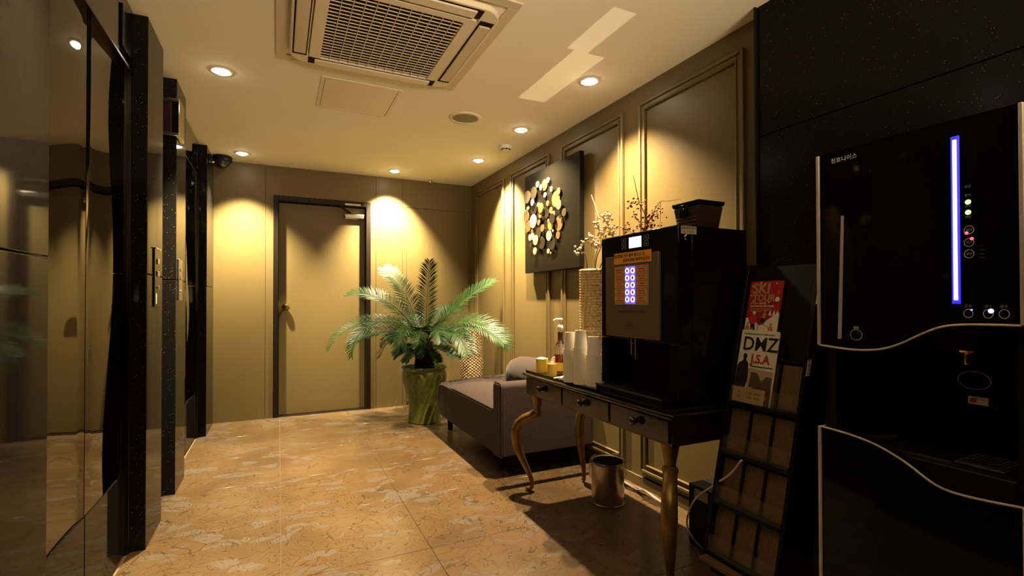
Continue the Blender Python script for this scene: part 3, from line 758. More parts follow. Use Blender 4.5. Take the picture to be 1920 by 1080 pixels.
box('logo_line', (PNX - .0006, PNX, 1.640, 1.696, .990, .992), INK, pn)
for y, z0 in ((1.660, .882), (1.634, .868)):
    MB().tube([(MX - .004, y, .953), (MX - .004, y, z0)], .0085, 14).build('dispensing_nozzle', CHROME, t, smooth=True)
box('nozzle_block', (MX - .012, MX + .02, 1.615, 1.68, .93, .954), PLASTIC, t, bevel=.003)
sk = box('side_sticker', (1.374, 1.452, MY0 - .0015, MY0 - .0002, 1.366, 1.396), mat('sticker_cream', (.66, .58, .44), .5), t)
text('sticker_print', '음료관련 문의', .0125, (1.413, MY0 - .0017, 1.387), '-y', INK, sk, bold=.0003)
text('sticker_print', 'A/S 전화번호', .0115, (1.413, MY0 - .0017, 1.373), '-y', INK, sk)
MB().lathe([(.0, -.006), (.010, -.006), (.013, -.002), (.013, 0)], (1.402, MY0, 1.352), 18, 'y').build('lock', CHROME, t, smooth=True)
# bean hopper on top
t = thing('bean_hopper', (1.545, 1.48, MZ), 'smoked bean hopper with dark lid standing on the coffee machine', 'container')
def frustum(x0, x1, y0, y1, z0, z1, i):
    return [(x0 + i, y0 + i, z0), (x1 - i, y0 + i, z0), (x1 - i, y1 - i, z0), (x0 + i, y1 - i, z0), (x0, y0, z1), (x1, y0, z1), (x1, y1, z1), (x0, y1, z1)]
MB().hexa(frustum(1.478, 1.612, 1.412, 1.549, MZ, 1.488, .012)).build('hopper_body', mat('smoked_plastic', (.05, .022, .012), .08, spec=.6), t, bevel=.005)
MB().hexa(frustum(1.472, 1.618, 1.406, 1.555, 1.489, 1.507, .004)).build('lid', PLASTIC, t, bevel=.004)
box('latch', (1.466, 1.478, 1.468, 1.505, 1.445, 1.495), PLASTIC, t, bevel=.002)
MB().lathe([(.0, -.004), (.008, -.004), (.009, 0)], (1.466, 1.487, 1.477), 16, 'x').build('latch_button', CHROME, t)
for i in range(3): box('rib', (1.479 - .001 + .004 * (2 - i) * .6, 1.486 + .004, 1.43, 1.532, 1.412 + .014 * i, 1.418 + .014 * i), mat('bean_brown', (.10, .035, .018), .4), t, bevel=.002)

# ------------------------------------------------------------------ things on the table
def jar(x, y, r, h, label, top):
    t = thing('sugar_jar', (x, y, ZT), label, 'jar')
    MB().lathe([(.0, 0), (r * .9, 0), (r * .97, .004), (r, h * .3), (r, h), (r * .93, h), (r * .93, h * .62), (.0, h * .62)], (x, y, ZT), 32).build('body', JAR, t, smooth=True)
    if top == 'heap':
        MB().lathe([(.0, h * 1.06), (r * .5, h * 1.05), (r * .8, h * .98), (r * .92, h * .9), (r * .92, h * .63)], (x, y, ZT), 24).build('contents', PAPER, t, smooth=True)
    else:
        for k in range(4):
            a = .5 + k * .5; s = .010
            MB().hexa([(x - s + .004 * k - .006, y - .002 + .004 * k - .006, ZT + h * .63), (x + s + .004 * k - .006, y - .002 + .004 * k - .006, ZT + h * .63), (x + s + .004 * k - .006, y + .001 + .004 * k - .006, ZT + h * .63), (x - s + .004 * k - .006, y + .001 + .004 * k - .006, ZT + h * .63),
                       (x - s + .004 * k, y - .002 + .002 * k, ZT + h * (1.15 + .12 * k)), (x + s + .004 * k, y - .002 + .002 * k, ZT + h * (1.2 + .12 * k)), (x + s + .004 * k, y + .001 + .002 * k, ZT + h * (1.2 + .12 * k)), (x - s + .004 * k, y + .001 + .002 * k, ZT + h * (1.15 + .12 * k))]).build('paper_sachet', PAPER, t)
jar(1.350, 2.445, .034, .080, 'wider yellow jar at the end of the console table', 'heap')
jar(1.338, 2.310, .026, .066, 'narrower yellow jar with white sachets sticking out, beside the syrup bottle', 'sachets')
bx, by = 1.435, 2.385
t = thing('syrup_bottle', (bx, by, ZT), 'syrup bottle with amber liquid and white pump beside paper cups', 'bottle')
MB().lathe([(.0, .001), (.034, .001), (.036, .006), (.036, .140), (.034, .152), (.024, .168), (.0155, .178), (.0145, .236), (.0145, .240)], (bx, by, ZT), 36).build('glass_body', GLASS, t, smooth=True)
MB().lathe([(.0, .003), (.0335, .003), (.0345, .006), (.0345, .106), (.0, .106)], (bx, by, ZT), 32).build('syrup', AMBER, t, smooth=True)
MB().lathe([(.0, .182), (.0135, .182), (.0135, .230), (.0, .230)], (bx, by, ZT), 20).build('neck_seal', mat('neck_brown', (.16, .03, .012), .3), t, smooth=True)
MB().lathe([(.0362, .014), (.0366, .014), (.0366, .062), (.0362, .062)], (bx, by, ZT), 36).build('label', mat('bottle_label', (.80, .56, .10), .5), t, smooth=True)
MB().lathe([(.0, .240), (.016, .240), (.017, .246), (.017, .262), (.011, .270), (.0045, .272), (.0045, .292), (.0, .292)], (bx, by, ZT), 24).build('pump_collar', WHITE, t, smooth=True)
MB().tube([(bx + .010, by - .006, ZT + .298), (bx, by, ZT + .300), (bx - .020, by + .014, ZT + .299), (bx - .032, by + .022, ZT + .293)], [.008, .009, .007, .005], 12).build('pump_head', WHITE, t, smooth=True)
MB().tube([(bx, by, ZT + .24), (bx + .010, by, ZT + .02)], .003, 8).build('dip_tube', WHITE, t)
STK = [(1.330, 2.235, 25, 'white sugar stick lying nearest the narrow jar'), (1.352, 2.232, 50, 'white sugar stick lying crosswise in the middle of the loose sticks'), (1.385, 2.250, 15, 'white sugar stick lying closest to the syrup bottle')]
for x, y, a, lab in STK:
    c, s = math.cos(R(a)) * .035, math.sin(R(a)) * .035; px_, py_ = -s * .10, c * .10
    o = MB().hexa([(x - c - px_, y - s - py_, ZT), (x + c - px_, y + s - py_, ZT), (x + c + px_, y + s + py_, ZT), (x - c + px_, y - s + py_, ZT), (x - c - px_, y - s - py_, ZT + .005), (x + c - px_, y + s - py_, ZT + .005), (x + c + px_, y + s + py_, ZT + .005), (x - c + px_, y - s + py_, ZT + .005)]).build('sugar_stick', PAPER, None, bevel=.0015, origin=(x, y, ZT))
    tag(o, lab, 'sugar stick', 'sugar sticks on the console table')
# paper cups, upside down, nested in three stacks
cupm = MB().lathe([(.0, .086), (.0235, .086), (.0245, .090), (.0255, .090), (.0335, .006), (.0358, .006), (.0365, .003), (.0358, 0), (.0335, 0)], (0, 0, 0), 28)
cup0 = None
for (x, y, n, nm) in ((1.330, 2.112, 25, 'the cup stack nearest the syrup bottle'), (1.340, 2.034, 27, 'the middle cup stack'), (1.362, 1.955, 23, 'the cup stack nearest the coffee machine')):
    for i in range(n):
        if cup0 is None:
            o = cupm.build('paper_cup', PAPER, None, smooth=True); cup0 = o
        else:
            o = cup0.copy(); COL.objects.link(o)
        o.location = (x, y, ZT + .0066 * i); o.rotation_euler = (0, 0, random.uniform(0, 6))
        top = i == n - 1
        tag(o, ('top upside down white paper cup of ' if top else 'white paper cup nested within ') + nm, 'cup', nm.replace('the ', '') + ' on the console table')
    for a in (2.6, 3.5, 4.4):
        for s in range(4):
            aa = a + s * .10; r = .0262
            MB().box(-.0008, .0008, -.001, .001, -.0016, .0016)
# vase with branches on the table
vx, vy, vh = 1.625, 2.335, .585
t = thing('rope_vase', (vx, vy, ZT), 'tall straw rope vase holding branches, behind the paper cups', 'vase')
pr = []
for j in range(38):
    z = vh * (j + .5) / 38; r = .068 + .006 * j / 38
    for k in range(5):
        a = -math.pi / 2 + math.pi * k / 4; pr.append((r + .007 * math.cos(a), z + vh / 38 * .49 * math.sin(a)))
MB().lathe(pr, (vx, vy, ZT), 44).build('rope_coils', WICK2, t, smooth=True)
MB().lathe([(.0, .012), (.064, .012), (.066, vh - .02)], (vx, vy, ZT), 24).build('lining', VENTDK, t)
MB().tube([(vx - .070, vy - .030, ZT + .10), (vx - .079, vy - .015, ZT + .28), (vx - .072, vy - .040, ZT + .50)], .006, 8).build('reed_stripe', mat('reed', (.7, .5, .2), .5), t)
def branch(name, label, main, subs, stem_m, blob_m, br, nb, rad=.0035):
    t = thing(name, main[0], label, 'branch', 'branches in the rope vase')
    def curve(P, k=8):
        P = [Vector(p) for p in P]; out = []
        for i in range(len(P) - 1):
            a, b, c, d = P[max(i - 1, 0)], P[i], P[i + 1], P[min(i + 2, len(P) - 1)]
            for q in range(k):
                u = q / k; out.append(.5 * ((2 * b) + (c - a) * u + (2 * a - 5 * b + 4 * c - d) * u * u + (3 * b - a - 3 * c + d) * u ** 3))
        return out + [P[-1]]
    c = curve(main); MB().tube(c, [rad * (1 - .65 * i / (len(c) - 1)) for i in range(len(c))], 7).build('stem', stem_m, t, smooth=True)
    pts = []
    for s in subs:
        k = curve(s, 5); MB().tube(k, [rad * .55 * (1 - .6 * i / (len(k) - 1)) for i in range(len(k))], 5).build('side_shoot', stem_m, t, smooth=True)
        pts += k[2:]
    if nb:
        b = MB()
        for i in range(nb):
            p = random.choice(pts) + Vector((random.uniform(-1, 1), random.uniform(-1, 1), random.uniform(-1, 1))) * .020
            b.ball(p, br * random.uniform(.6, 1.15), 7, 5)
        o = b.build('berries', blob_m, t, smooth=True); o['kind'] = 'stuff'
    return t
V0 = (vx - .01, vy, ZT + .05)
branch('branch', 'long pale bare branch leaning up towards the canvas', [V0, (1.60, 2.29, 1.30), (1.61, 2.24, 1.45), (1.62, 2.275, 1.58), (1.62, 2.345, 1.718)], [[(1.612, 2.25, 1.48), (1.60, 2.26, 1.56), (1.60, 2.22, 1.60)]], TWIGP, BLOSSOM, .006, 0, .0050)
branch('branch', 'cream blossomed branch spreading low over the machine top edge', [V0, (1.60, 2.28, 1.28), (1.58, 2.20, 1.40), (1.57, 2.14, 1.49), (1.575, 2.09, 1.57)],
       [[(1.585, 2.21, 1.40), (1.57, 2.25, 1.44), (1.56, 2.27, 1.47)], [(1.575, 2.16, 1.46), (1.55, 2.19, 1.51), (1.55, 2.19, 1.55)], [(1.57, 2.15, 1.48), (1.56, 2.08, 1.47), (1.55, 2.02, 1.475)], [(1.58, 2.18, 1.43), (1.56, 2.12, 1.43), (1.55, 2.05, 1.44)], [(1.57, 2.13, 1.50), (1.55, 2.10, 1.53), (1.55, 2.11, 1.56)]], TWIG, BLOSSOM, .0075, 150)
branch('branch', 'pale budded twig reaching out low beside the rope vase rim', [V0, (1.58, 2.33, 1.31), (1.56, 2.36, 1.39), (1.55, 2.385, 1.41)], [[(1.565, 2.35, 1.38), (1.55, 2.37, 1.405), (1.54, 2.395, 1.395)], [(1.56, 2.36, 1.39), (1.55, 2.36, 1.41), (1.55, 2.34, 1.43)]], TWIG, BLOSSOM, .009, 14)
branch('branch', 'dark branch with red berry clusters and a tall whip tip', [V0, (1.62, 2.26, 1.30), (1.63, 1.98, 1.42), (1.63, 1.885, 1.49), (1.625, 1.935, 1.60), (1.62, 1.950, 1.66), (1.62, 1.975, 1.745)],
       [[(1.625, 1.93, 1.60), (1.61, 1.965, 1.61), (1.61, 1.975, 1.595)], [(1.625, 1.93, 1.59), (1.61, 1.90, 1.58), (1.60, 1.89, 1.555)], [(1.63, 1.89, 1.50), (1.62, 1.93, 1.50), (1.61, 1.96, 1.54)], [(1.63, 1.90, 1.47), (1.62, 1.86, 1.50), (1.60, 1.83, 1.53)], [(1.63, 1.93, 1.45), (1.61, 1.99, 1.46), (1.60, 2.02, 1.50)], [(1.63, 1.92, 1.45), (1.62, 1.86, 1.45), (1.61, 1.82, 1.46)]], TWIG, BERRY, .0055, 110)
branch('branch', 'thin dark branch arching over to the bean hopper', [V0, (1.62, 2.24, 1.30), (1.63, 1.95, 1.40), (1.63, 1.87, 1.50), (1.63, 1.80, 1.575), (1.63, 1.74, 1.572), (1.63, 1.66, 1.567)],
       [[(1.63, 1.79, 1.575), (1.62, 1.78, 1.52), (1.62, 1.785, 1.45)], [(1.63, 1.85, 1.52), (1.62, 1.81, 1.52), (1.61, 1.79, 1.54)], [(1.63, 1.88, 1.48), (1.62, 1.83, 1.48), (1.61, 1.80, 1.50)]], TWIG, BERRY, .004, 40, .0028)

# ------------------------------------------------------------------ bin under the table, cables
cx, cy, r = 1.64, 2.225, .088
t = thing('waste_bin', (cx, cy, 0), 'round stainless steel waste bin under the console table', 'waste bin')
MB().lathe([(.0, .002), (r, .002), (r + .002, .004), (r + .002, .010), (r, .012), (r, .215), (r + .003, .218), (r + .003, .228), (r, .232), (r - .004, .230), (r - .004, .03), (.0, .03)], (cx, cy, 0), 48).build('steel_body', STEEL, t, smooth=True)
vs = []; fs = []; n = 48                                # bin bag folded over the rim
rng = random.Random(3)
rows = [(r - .006, .13), (r - .007, .20), (r - .004, .236), (r + .006, .240), (r + .010, .225), (r + .012, .20), (r + .013, .165), (r + .010, .13)]
for k, (rr, z) in enumerate(rows):
    for i in range(n):
        a = 2 * math.pi * i / n
        dz = (.035 * math.sin(a * 1 + .6) + .012 * math.sin(5 * a)) * (k / 7 if k > 3 else 0)
        q = rr + .0025 * math.sin(9 * a + k) * (k > 3) + rng.uniform(-.001, .001)
        vs.append((cx + q * math.cos(a), cy + q * math.sin(a), z + dz + rng.uniform(-.003, .003)))
for k in range(len(rows) - 1):
    for i in range(n):
        a, b = k * n + i, k * n + (i + 1) % n; fs.append((a, b, b + n, a + n))
MB().add(vs, fs).build('bin_bag', BAG, t, smooth=True)
t = thing('cable_bundle', (1.90, 2.25, 0), 'bundle of pale cables on the floor against the wall behind the bin', 'cables')
for k in range(5):
    o = .012 * k
    P = [(1.905 - o * .3, 2.44, .008 + .004 * k), (1.900 - o, 2.34, .010 + .006 * k), (1.895 - o * .5, 2.26, .012 + .008 * (k % 3)), (1.90 - o * 1.2, 2.17, .020 + .009 * k), (1.895 - o, 2.09, .012 + .006 * k), (1.90 - o * .4, 2.00, .008)]
    MB().tube(P, .0042, 7).build('cable', mat('dull_cable', (.20, .17, .15), .5), t, smooth=True)
t = thing('white_cable', (1.6, 1.5, .2), 'white cable looping down between console table and brochure rack', 'cable')
def cr(P, k=8):
    P = [Vector(p) for p in P]; out = []
    for i in range(len(P) - 1):
        a, b, c, d = P[max(i - 1, 0)], P[i], P[i + 1], P[min(i + 2, len(P) - 1)]
        for q in range(k):
            u = q / k; out.append(.5 * ((2 * b) + (c - a) * u + (2 * a - 5 * b + 4 * c - d) * u * u + (3 * b - a - 3 * c + d) * u ** 3))
    return out + [P[-1]]
MB().tube(cr([(1.462, 1.21, .553), (1.478, 1.27, .485), (1.50, 1.365, .409), (1.56, 1.52, .285), (1.6, 1.604, .161), (1.625, 1.605, .090), (1.70, 1.60, .0105), (1.735, 1.50, .0045), (1.745, 1.37, .0045), (1.73, 1.25, .0045)]), .0042, 8).build('sheath', CABLE, t, smooth=True)
t = thing('power_adapter', (1.74, 1.62, .2), 'dark power box with a grey label low on the wall under the table', 'adapter')
box('case', (1.705, 1.84, 1.54, 1.70, .0, .275), MATTE, t, bevel=.006)
box('label', (1.7035, 1.705, 1.585, 1.662, .218, .262), mat('label_grey', (.35, .33, .30), .5), t)

# ------------------------------------------------------------------ brochure rack
RY0, RY1 = 1.05, 1.345
def rf(z): return 1.375 + .228 * z
t = thing('brochure_rack', (1.55, 1.2, 0), 'leaning black rack with kraft backed clear pockets between table and water dispenser', 'brochure rack')
for y0, y1 in ((RY0, RY0 + .014), (RY1 - .014, RY1)):
    MB().prism([(rf(.17), .17), (rf(.17) + .10, .17), (rf(.17) + .115, 0), (rf(.17) + .155, 0), (rf(1.25) + .09, 1.25), (rf(1.25), 1.25)], 'y', y0, y1).build('side_panel', MATTE, t, bevel=.002)
def slant(y0, y1, z0, z1, d0, d1, name, m, parent, **kw):
    return MB().hexa([(rf(z0) + d0, y0, z0), (rf(z0) + d1, y0, z0), (rf(z0) + d1, y1, z0), (rf(z0) + d0, y1, z0), (rf(z1) + d0, y0, z1), (rf(z1) + d1, y0, z1), (rf(z1) + d1, y1, z1), (rf(z1) + d0, y1, z1)]).build(name, m, parent, **kw)
slant(RY0 + .015, RY1 - .015, .12, 1.24, .036, .044, 'back_panel', MATTE, t)
TI = [.20, .375, .555, .735, .905]
for k, z in enumerate(TI):
    box('shelf', (rf(z) - .004 if k < 4 else rf(z) + .018, rf(z) + .034, RY0 + .015, RY1 - .015, z - .012, z), MATTE, t)
    if k < 4:
        slant(RY0 + .016, RY1 - .016, z + .002, z + .150, .026, .034, 'pocket_back', KRAFT, t)
    if k < 4: slant(RY0 + .016, RY1 - .016, z + .001, z + .058, -.001, .002, 'pocket_front', ACRYL, t)
    w = (RY1 - RY0 - .032) / 3
    for j in (1, 2):
        yy = RY0 + .016 + w * j
        slant(yy - .0035, yy + .0035, z + .001, z + .15 if k < 4 else z + .05, .016, .026, 'divider', MATTE, t)
box('base_board', (rf(.17) - .03, rf(.17) + .034, RY0 + .015, RY1 - .015, .172, .184), KRAFT, t)
for (z0, z1, lab) in ((1.10, 1.195, 'LOCATION'), (.862, .915, 'TOUR')):
    s_ = MB().hexa([(rf(z0) + .001, RY0 - .0012, z0), (rf(z0) + .019, RY0 - .0012, z0), (rf(z0) + .019, RY0 - .0001, z0), (rf(z0) + .001, RY0 - .0001, z0), (rf(z1) + .001, RY0 - .0012, z1), (rf(z1) + .019, RY0 - .0012, z1), (rf(z1) + .019, RY0 - .0001, z1), (rf(z1) + .001, RY0 - .0001, z1)]).build('label_strip', mat('label_white', (.78, .72, .64), .5), t)
    for i, ch in enumerate(lab):
        z = z1 - (z1 - z0) * (i + .5) / len(lab)
        text('label_letter', ch, .0135, (rf(z) + .010, RY0 - .0014, z), '-y', INK, s_, bold=.0003)
# brochures (flat print on folded leaflets leaning in the pockets)
LEAN = math.atan(.228)
def leaflet(name, label, y0, y1, z0, z1, d, m, group=None):
    t = thing(name, (rf(z0) + d, (y0 + y1) / 2, z0), label, 'brochure', group)
    slant(y0, y1, z0, z1, d, d + .004, 'cover', m, t)
    return t
def pat(t, name, m, pts, y1, z0, d, off=.0006):          # printed patch: polygon in (u from left edge, v up) metres
    vs = []
    for u, v in pts:
        z = z0 + v; vs.append((rf(z) + d - off, y1 - u, z))
    MB().add(vs, [tuple(range(len(vs)))]).build(name, m, t, fix=False)
RED = mat('print_red', (.32, .012, .014), .5); PRW = mat('print_white', (.75, .68, .56), .5); PRG = mat('print_gold', (.36, .25, .08), .5)
PRB = mat('print_brown', (.10, .06, .035), .5); PRO = mat('print_orange', (.55, .16, .03), .5); PRC = mat('print_red_bright', (.50, .03, .02), .5); PRY = mat('print_tan', (.45, .34, .20), .5)
SZ0, SZ1, SD = .906, 1.185, .020
ski = leaflet('brochure', 'red SKI TOUR brochure standing in the top pocket', 1.190, 1.327, SZ0, SZ1, SD, RED, 'brochures in the rack')
def rtext(t, body, size, u, v, y1, z0, d, m, bold=0, sx=1.0, align='LEFT'):
    z = z0 + v; text('print', body, size, (rf(z) + d - .0009, y1 - u, z), '-x', m, t, align=align, bold=bold, sx=sx, lean=LEAN)
Y0_ = 1.327
def sp_(name, m, pts, off=.0006): pat(ski, name, m, pts, Y0_, SZ0, SD, off)
def disc_(name, m, u, v, r, rv=None, off=.0006): sp_(name, m, [(u + r * math.cos(i * .5236), v + (rv or r) * math.sin(i * .5236)) for i in range(12)], off)
rtext(ski, 'SKI', .056, .012, .249, Y0_, SZ0, SD, PRG, .0014, .98)
rtext(ski, 'TOUR', .037, .018, .214, Y0_, SZ0, SD, PRG, .0012, .92)
rtext(ski, '눈내리는겨울여행', .0088, .012, .1945, Y0_, SZ0, SD, PRW)
rtext(ski, 'Fun! Fun! Fun! SKI TOUR', .0094, .012, .184, Y0_, SZ0, SD, PRW, .0002)
for k, (u0, u1) in enumerate(((.012, .100), (.012, .108), (.012, .07))): sp_('print_line', PRY, [(u0, .174 - k * .005), (u1, .174 - k * .005), (u1, .1755 - k * .005), (u0, .1755 - k * .005)])
for u, v in ((.011, .260), (.045, .273), (.083, .262), (.110, .269), (.010, .224), (.022, .203), (.088, .199)): disc_('snow_dot', PRW, u, v, .003, off=.001)
disc_('round_badge', PRW, .121, .210, .009); disc_('round_badge', PRC, .122, .235, .008, .011)
sp_('snow_slope', PRW, [(.0, .0), (.137, .0), (.137, .160), (.112, .148), (.090, .132), (.078, .118), (.062, .112), (.040, .128), (.018, .136), (.0, .140)])
for u in (.100, .116, .129): sp_('snow_tree', PRW, [(u - .007, .150), (u + .007, .150), (u, .171)], .0008)
sp_('skier_jacket', PRC, [(.018, .118), (.042, .116), (.050, .134), (.040, .149), (.022, .146), (.012, .136)], .001)
sp_('skier_trousers', INK, [(.024, .118), (.042, .117), (.046, .094), (.038, .094), (.034, .106), (.032, .095), (.026, .096)], .0012)
disc_('skier_head', PRY, .034, .155, .006, off=.001); sp_('skier_hat', PRW, [(.026, .157), (.042, .157), (.038, .165), (.030, .165)], .0012)
sp_('skier_jacket', PRG, [(.068, .140), (.082, .136), (.086, .152), (.080, .163), (.072, .158)], .001); disc_('skier_head', PRG, .079, .167, .005, off=.0012)
sp_('skier_trousers', INK, [(.062, .126), (.078, .122), (.084, .137), (.068, .142)], .0012)
sp_('ski', INK, [(.060, .122), (.104, .104), (.104, .106), (.060, .124)], .0012); sp_('ski_pole', INK, [(.056, .090), (.058, .090), (.058, .150), (.056, .150)], .0012)
for u in (.012, .110):
    sp_('sitting_skier', PRO, [(u - .010, .094), (u + .010, .094), (u + .009, .106), (u, .114), (u - .009, .106)], .001); disc_('skier_head', PRY, u, .117, .006, off=.0012)
DZ0, DZ1 = .737, .995
dmz0 = leaflet('brochure', 'second white brochure mostly hidden behind the DMZ brochure', 1.176, 1.332, DZ0, DZ1 + .004, .016, PRW, 'brochures in the rack')
rtext(dmz0, 'DMZ', .058, .006, .215, 1.332, DZ0, .016, INK, .0022, .9)
dmz = leaflet('brochure', 'white DMZ J.S.A brochure standing in front of the red one', 1.166, 1.322, DZ0, DZ1, .006, PRW, 'brochures in the rack')
Y1 = 1.322
rtext(dmz, 'PANMUNJOM  DMZ & THE THIRD TUNNEL', .0066, .012, .249, Y1, DZ0, .006, INK)
rtext(dmz, 'DMZ', .072, .011, .211, Y1, DZ0, .006, INK, .0011, .93)
rtext(dmz, 'J.S.A', .044, .055, .158, Y1, DZ0, .006, PRC, .0014, .95)
pat(dmz, 'print_line', INK, [(.056, .130), (.148, .130), (.148, .134), (.056, .134)], Y1, DZ0, .006)
pat(dmz, 'photo', PRY, [(.050, .0), (.152, .0), (.152, .120), (.050, .125)], Y1, DZ0, .006)
pat(dmz, 'photo_bank', PRB, [(.060, .058), (.150, .050), (.150, .100), (.128, .102), (.110, .082), (.090, .110), (.064, .112)], Y1, DZ0, .006, .0008)
pat(dmz, 'photo_glow', mat('print_dark_red', (.12, .02, .01), .5), [(.060, .0), (.152, .0), (.152, .060), (.100, .062), (.060, .05)], Y1, DZ0, .006, .0009)
pat(dmz, 'photo_flare', PRO, [(.120, .022), (.138, .020), (.140, .034), (.124, .036)], Y1, DZ0, .006, .001)
pat(dmz, 'soldier', INK, [(.0, .02), (.012, .0), (.045, .0), (.046, .055), (.052, .080), (.050, .120), (.046, .142), (.036, .152), (.036, .160), (.040, .164), (.034, .176), (.024, .176), (.020, .164), (.024, .160), (.022, .150), (.008, .142), (.001, .13)], Y1, DZ0, .006, .0011)
pat(dmz, 'rifle', INK, [(.040, .036), (.100, .022), (.100, .027), (.060, .042), (.044, .046)], Y1, DZ0, .006, .0012)
cd0 = leaflet('brochure', 'cream leaflet with rows of figures lying behind the clear pocket front below DMZ', 1.19, 1.322, .737, .79, .0025, mat('print_cream', (.55, .42, .20), .5), 'brochures in the rack')
for k in range(2):
    for u, s in ((.022, '02'), (.060, '1330'), (.092, '8042')):
        rtext(cd0, s, .012, u, .036 - k * .016, 1.322, .737, .0025, PRB)

# ------------------------------------------------------------------ water dispenser
DX, DY0, DY1, DT = 1.15, .385, .731, 1.452
GLOSS = mat('piano_black', (.003, .003, .003), .05, spec=.22)
TRIM = mat('champagne_trim', (.62, .52, .44), .30, metal=.3)
t = thing('water_dispenser', (1.35, .558, 0), 'tall glossy black water and ice dispenser with blue light bar', 'water dispenser')
box('back_body', (1.325, 1.60, DY0 + .004, DY1 - .004, .03, DT - .01), MATTE, t, bevel=.006)
box('upper_body', (DX + .022, 1.324, DY0 + .004, DY1 - .004, 1.085, DT - .01), MATTE, t, bevel=.004)
box('lower_body', (DX + .022, 1.324, DY0 + .004, DY1 - .004, .03, .742), MATTE, t, bevel=.004)
for y0, y1 in ((DY0 + .004, DY0 + .016), (DY1 - .016, DY1 - .004)):
    box('side_wall', (DX + .03, 1.324, y0, y1, .743, 1.084), MATTE, t)
box('plinth', (DX + .05, 1.56, DY0 + .02, DY1 - .02, 0, .03), MATTE, t)
def cr2(P, k=6): return [(p.x, p.y) for p in cr([(a, b, 0) for a, b in P], k)]
UP = cr2([(DY1, 1.008), (.659, 1.004), (.605, 1.009), (.566, 1.023), (.529, 1.045), (.494, 1.062), (.454, 1.068), (DY0, 1.069)])
LO = cr2([(DY1, .818), (.66, .815), (.607, .806), (.558, .787), (.505, .757), (.457, .752), (DY0, .758)])
def panel_x(y): return DX - .012 * math.sin(math.pi * (y - DY0) / (DY1 - DY0)) * .6   # slight outward bow
def panel(name, curve, zflat, up_=True):
    vs = []; n = len(curve)
    for xo in (0, .020):
        for y, z in curve: vs.append((panel_x(y) + xo if xo == 0 else DX + .021, y, z))
        for y, z in curve: vs.append((panel_x(y) + xo if xo == 0 else DX + .021, y, zflat))
    fs = []
    for i in range(n - 1):
        fs += [(i, i + 1, n + i + 1, n + i), (2 * n + i, 3 * n + i, 3 * n + i + 1, 2 * n + i + 1), (i, 2 * n + i, 2 * n + i + 1, i + 1), (n + i, n + i + 1, 3 * n + i + 1, 3 * n + i)]
    fs += [(0, n, 3 * n, 2 * n), (n - 1, 3 * n - 1, 4 * n - 1, 2 * n - 1)]
    return MB().add(vs, fs).build(name, GLOSS, t, smooth=True)
upn = panel('upper_panel', UP, DT); lpn = panel('lower_panel', LO, .05, False)
MB().tube([(panel_x(y) - .001, y, z) for y, z in UP], .0022, 8).build('curved_edge_trim', TRIM, t, smooth=True)
MB().tube([(panel_x(y) - .001, y, z) for y, z in LO], .0022, 8).build('curved_edge_trim', TRIM, t, smooth=True)
for y, z0, z1 in ((DY1, 1.008, DT), (DY0, 1.069, DT), (DY1, .05, .818), (DY0, .05, .758)):
    box('side_trim', (DX - .004, DX + .021, y - .001 if y > .5 else y - .006, y + .006 if y > .5 else y + .001, z0, z1), TRIM, t, bevel=.0015)
def px(y): return panel_x(y) - .0006
LEDHALO = mat('led_halo', (.1, .1, .9), .4, emit=(.03, .015, 1.0), estr=1.0); LEDW = mat('led_core', (.8, .8, 1), .4, emit=(.62, .52, 1.0), estr=3.0)
bar = box('light_bar_halo', (px(.472) - .0015, px(.472) + .001, .4655, .4785, 1.106, 1.420), LEDHALO, t, bevel=.001)  # the core's blue halo, painted as a wider glowing strip
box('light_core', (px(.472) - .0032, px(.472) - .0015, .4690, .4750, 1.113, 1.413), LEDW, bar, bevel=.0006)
MB().hexa([(px(.68) - .001, .681, 1.026), (px(.68), .681, 1.026), (px(.68), .689, 1.026), (px(.68) - .001, .689, 1.026), (px(.68) - .001, .674, 1.303), (px(.68), .674, 1.303), (px(.68), .680, 1.303), (px(.68) - .001, .680, 1.303)]).build('pale_strip', mat('pale_strip_grey', (.42, .36, .42), .4), t)  # narrow lilac-grey strip down the upper panel
def ring(name, y, z, r, m=WHITEINK, w=.0009, x=None, sz=1.0):
    P = []; k = 26
    xx = px(y) if x is None else x
    vs = []; fs = []
    for i in range(k):
        a = 2 * math.pi * i / k
        for rr in (r - w, r):
            vs.append((xx - .0004, y + rr * math.cos(a), z + rr * sz * math.sin(a)))
    for i in range(k):
        j = (i + 1) % k; fs.append((2 * i, 2 * i + 1, 2 * j + 1, 2 * j))
    return MB().add(vs, fs).build(name, m, t, fix=False)
for y, lb in ((.455, '온수'), (.4275, '냉수'), (.4065, '정수')):
    ring('touch_ring', y, 1.0885, .0072, sz=1.15); text('print', lb, .0062, (px(y) - .0004, y, 1.1015), '-x', GREYINK, t)
ring('touch_ring', .649, 1.037, .0125, sz=.95); text('print', '얼음', .0065, (px(.649) - .0004, .649, 1.0525), '-x', WHITEINK, t)
for z, a in ((1.242, '잠금'), (1.219, '에코'), (1.198, '설정')):
    ring('touch_ring', .453, z, .0075, sz=1.05); text('print', a, .005, (px(.453) - .0004, .453, z), '-x', GREYINK, t)
for z, a in ((1.306, '필터'), (1.322, '살균'), (1.2855, '냉각'), (1.266, '제빙')): text('print', a, .0052, (px(.454) - .0004, .454, z), '-x', GREYINK, t)
for k in range(4): text('print', '- ----', .0052, (px(.436) - .0004, .437 - .002 * (k % 2), 1.211 - .007 * k), '-x', GREYINK, t)
def led(y, z, r, c, e):
    MB().lathe([(.0001, -.0022), (r * .7, -.0018), (r, 0)], (px(y), y, z), 14, 'x').build('status_light', mat('led_%.2f_%.2f_%.2f' % c, c, .4, emit=c, estr=e), t)
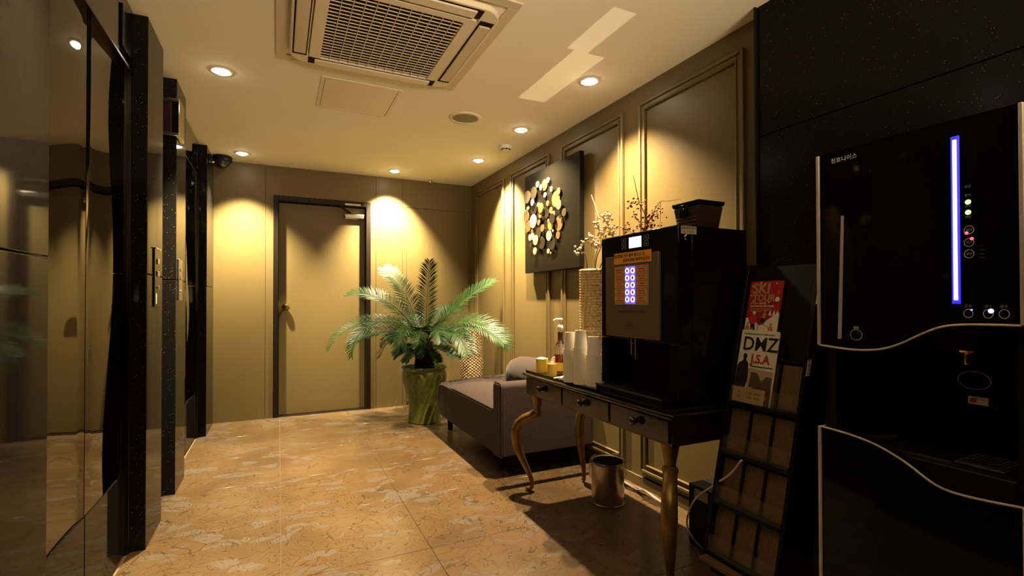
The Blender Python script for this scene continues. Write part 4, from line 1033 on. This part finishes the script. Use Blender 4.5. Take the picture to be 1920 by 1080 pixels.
led(.454, 1.2935, .0045, (.35, 1.0, .25), 2.2); led(.454, 1.2745, .0045, (.35, 1.0, .25), 2.2)
led(.4565, 1.2365, .0028, (1.0, .08, .10), 2.5); led(.449, 1.2255, .0028, (1.0, .08, .10), 2.5)
led(.424, 1.0935, .0040, (.45, .45, 1.0), 5.0); led(.4505, 1.095, .0018, (.40, .40, 1.0), 1.2)
text('brand_print', '청호나이스', .0125, (px(.673) - .0006, .673, 1.4305), '-x', WHITEINK, t)
# alcove fittings
MB().lathe([(.0, .988), (.016, .988), (.020, .992), (.026, .998), (.026, 1.006)], (1.245, .688, 0), 24).build('ice_outlet', CHROME, t, smooth=True)
box('outlet_block', (1.20, 1.324, .655, .715, 1.004, 1.084), MATTE, t)
MB().lathe([(.0, .986), (.0075, .986), (.008, .988), (.008, 1.006), (.018, 1.010), (.020, 1.016)], (1.235, .491, 0), 20).build('water_spout', BRASS, t, smooth=True)
box('spout_block', (1.20, 1.324, .46, .53, 1.015, 1.084), MATTE, t)
lvr = MB().hexa([(1.262, .455, .90), (1.268, .455, .90), (1.268, .535, .90), (1.262, .535, .90), (1.250, .455, .98), (1.256, .455, .98), (1.256, .535, .98), (1.250, .535, .98)]).build('cup_lever', GLOSS, t, bevel=.002)
ring('lever_ring', .4895, .953, .0262, WHITEINK, .0009, x=1.2515, sz=.68)
st = box('warning_sticker', (1.2566, 1.2575, .470, .501, .905, .920), mat('sticker_white', (.80, .70, .58), .5), t)
MB().lathe([(.0001, -.0006), (.0055, -.0006), (.0055, 0)], (1.2566, .4935, .9125), 14, 'x').build('hand_symbol', PRC, st)
text('sticker_print', '온수주의', .006, (1.2558, .479, .9155), '-x', PRO, st); text('sticker_print', 'HOT WATER', .0035, (1.2558, .479, .9085), '-x', PRO, st)
DCH = MATS['dark_chrome']
alc = box('alcove_floor', (DX + .022, 1.324, DY0 + .017, DY1 - .017, .743, .792), MATTE, t, bevel=.003)
for y0, y1, x0, x1 in ((.643, .712, 1.205, 1.30), (.430, .500, 1.205, 1.30)):
    box('tray_rim', (x0 - .003, x1 + .003, y0 - .003, y1 + .003, .792, .797), mat('tray_black', (.03, .028, .026), .15), alc, bevel=.0015)
    g = MB()
    for i in range(13): g.box(x0 + (x1 - x0) * (i + .2) / 13, x0 + (x1 - x0) * (i + .6) / 13, y0, y1, .797, .800)
    for i in range(9): g.box(x0, x1, y0 + (y1 - y0) * (i + .3) / 9, y0 + (y1 - y0) * (i + .55) / 9, .797, .7995)
    tag(g.build('tray_mesh', DCH, t), 'dark metal drip mesh', None, kind='stuff')
box('tray_lip', (1.196, 1.199, .505, .640, .792, .796), DCH, t)
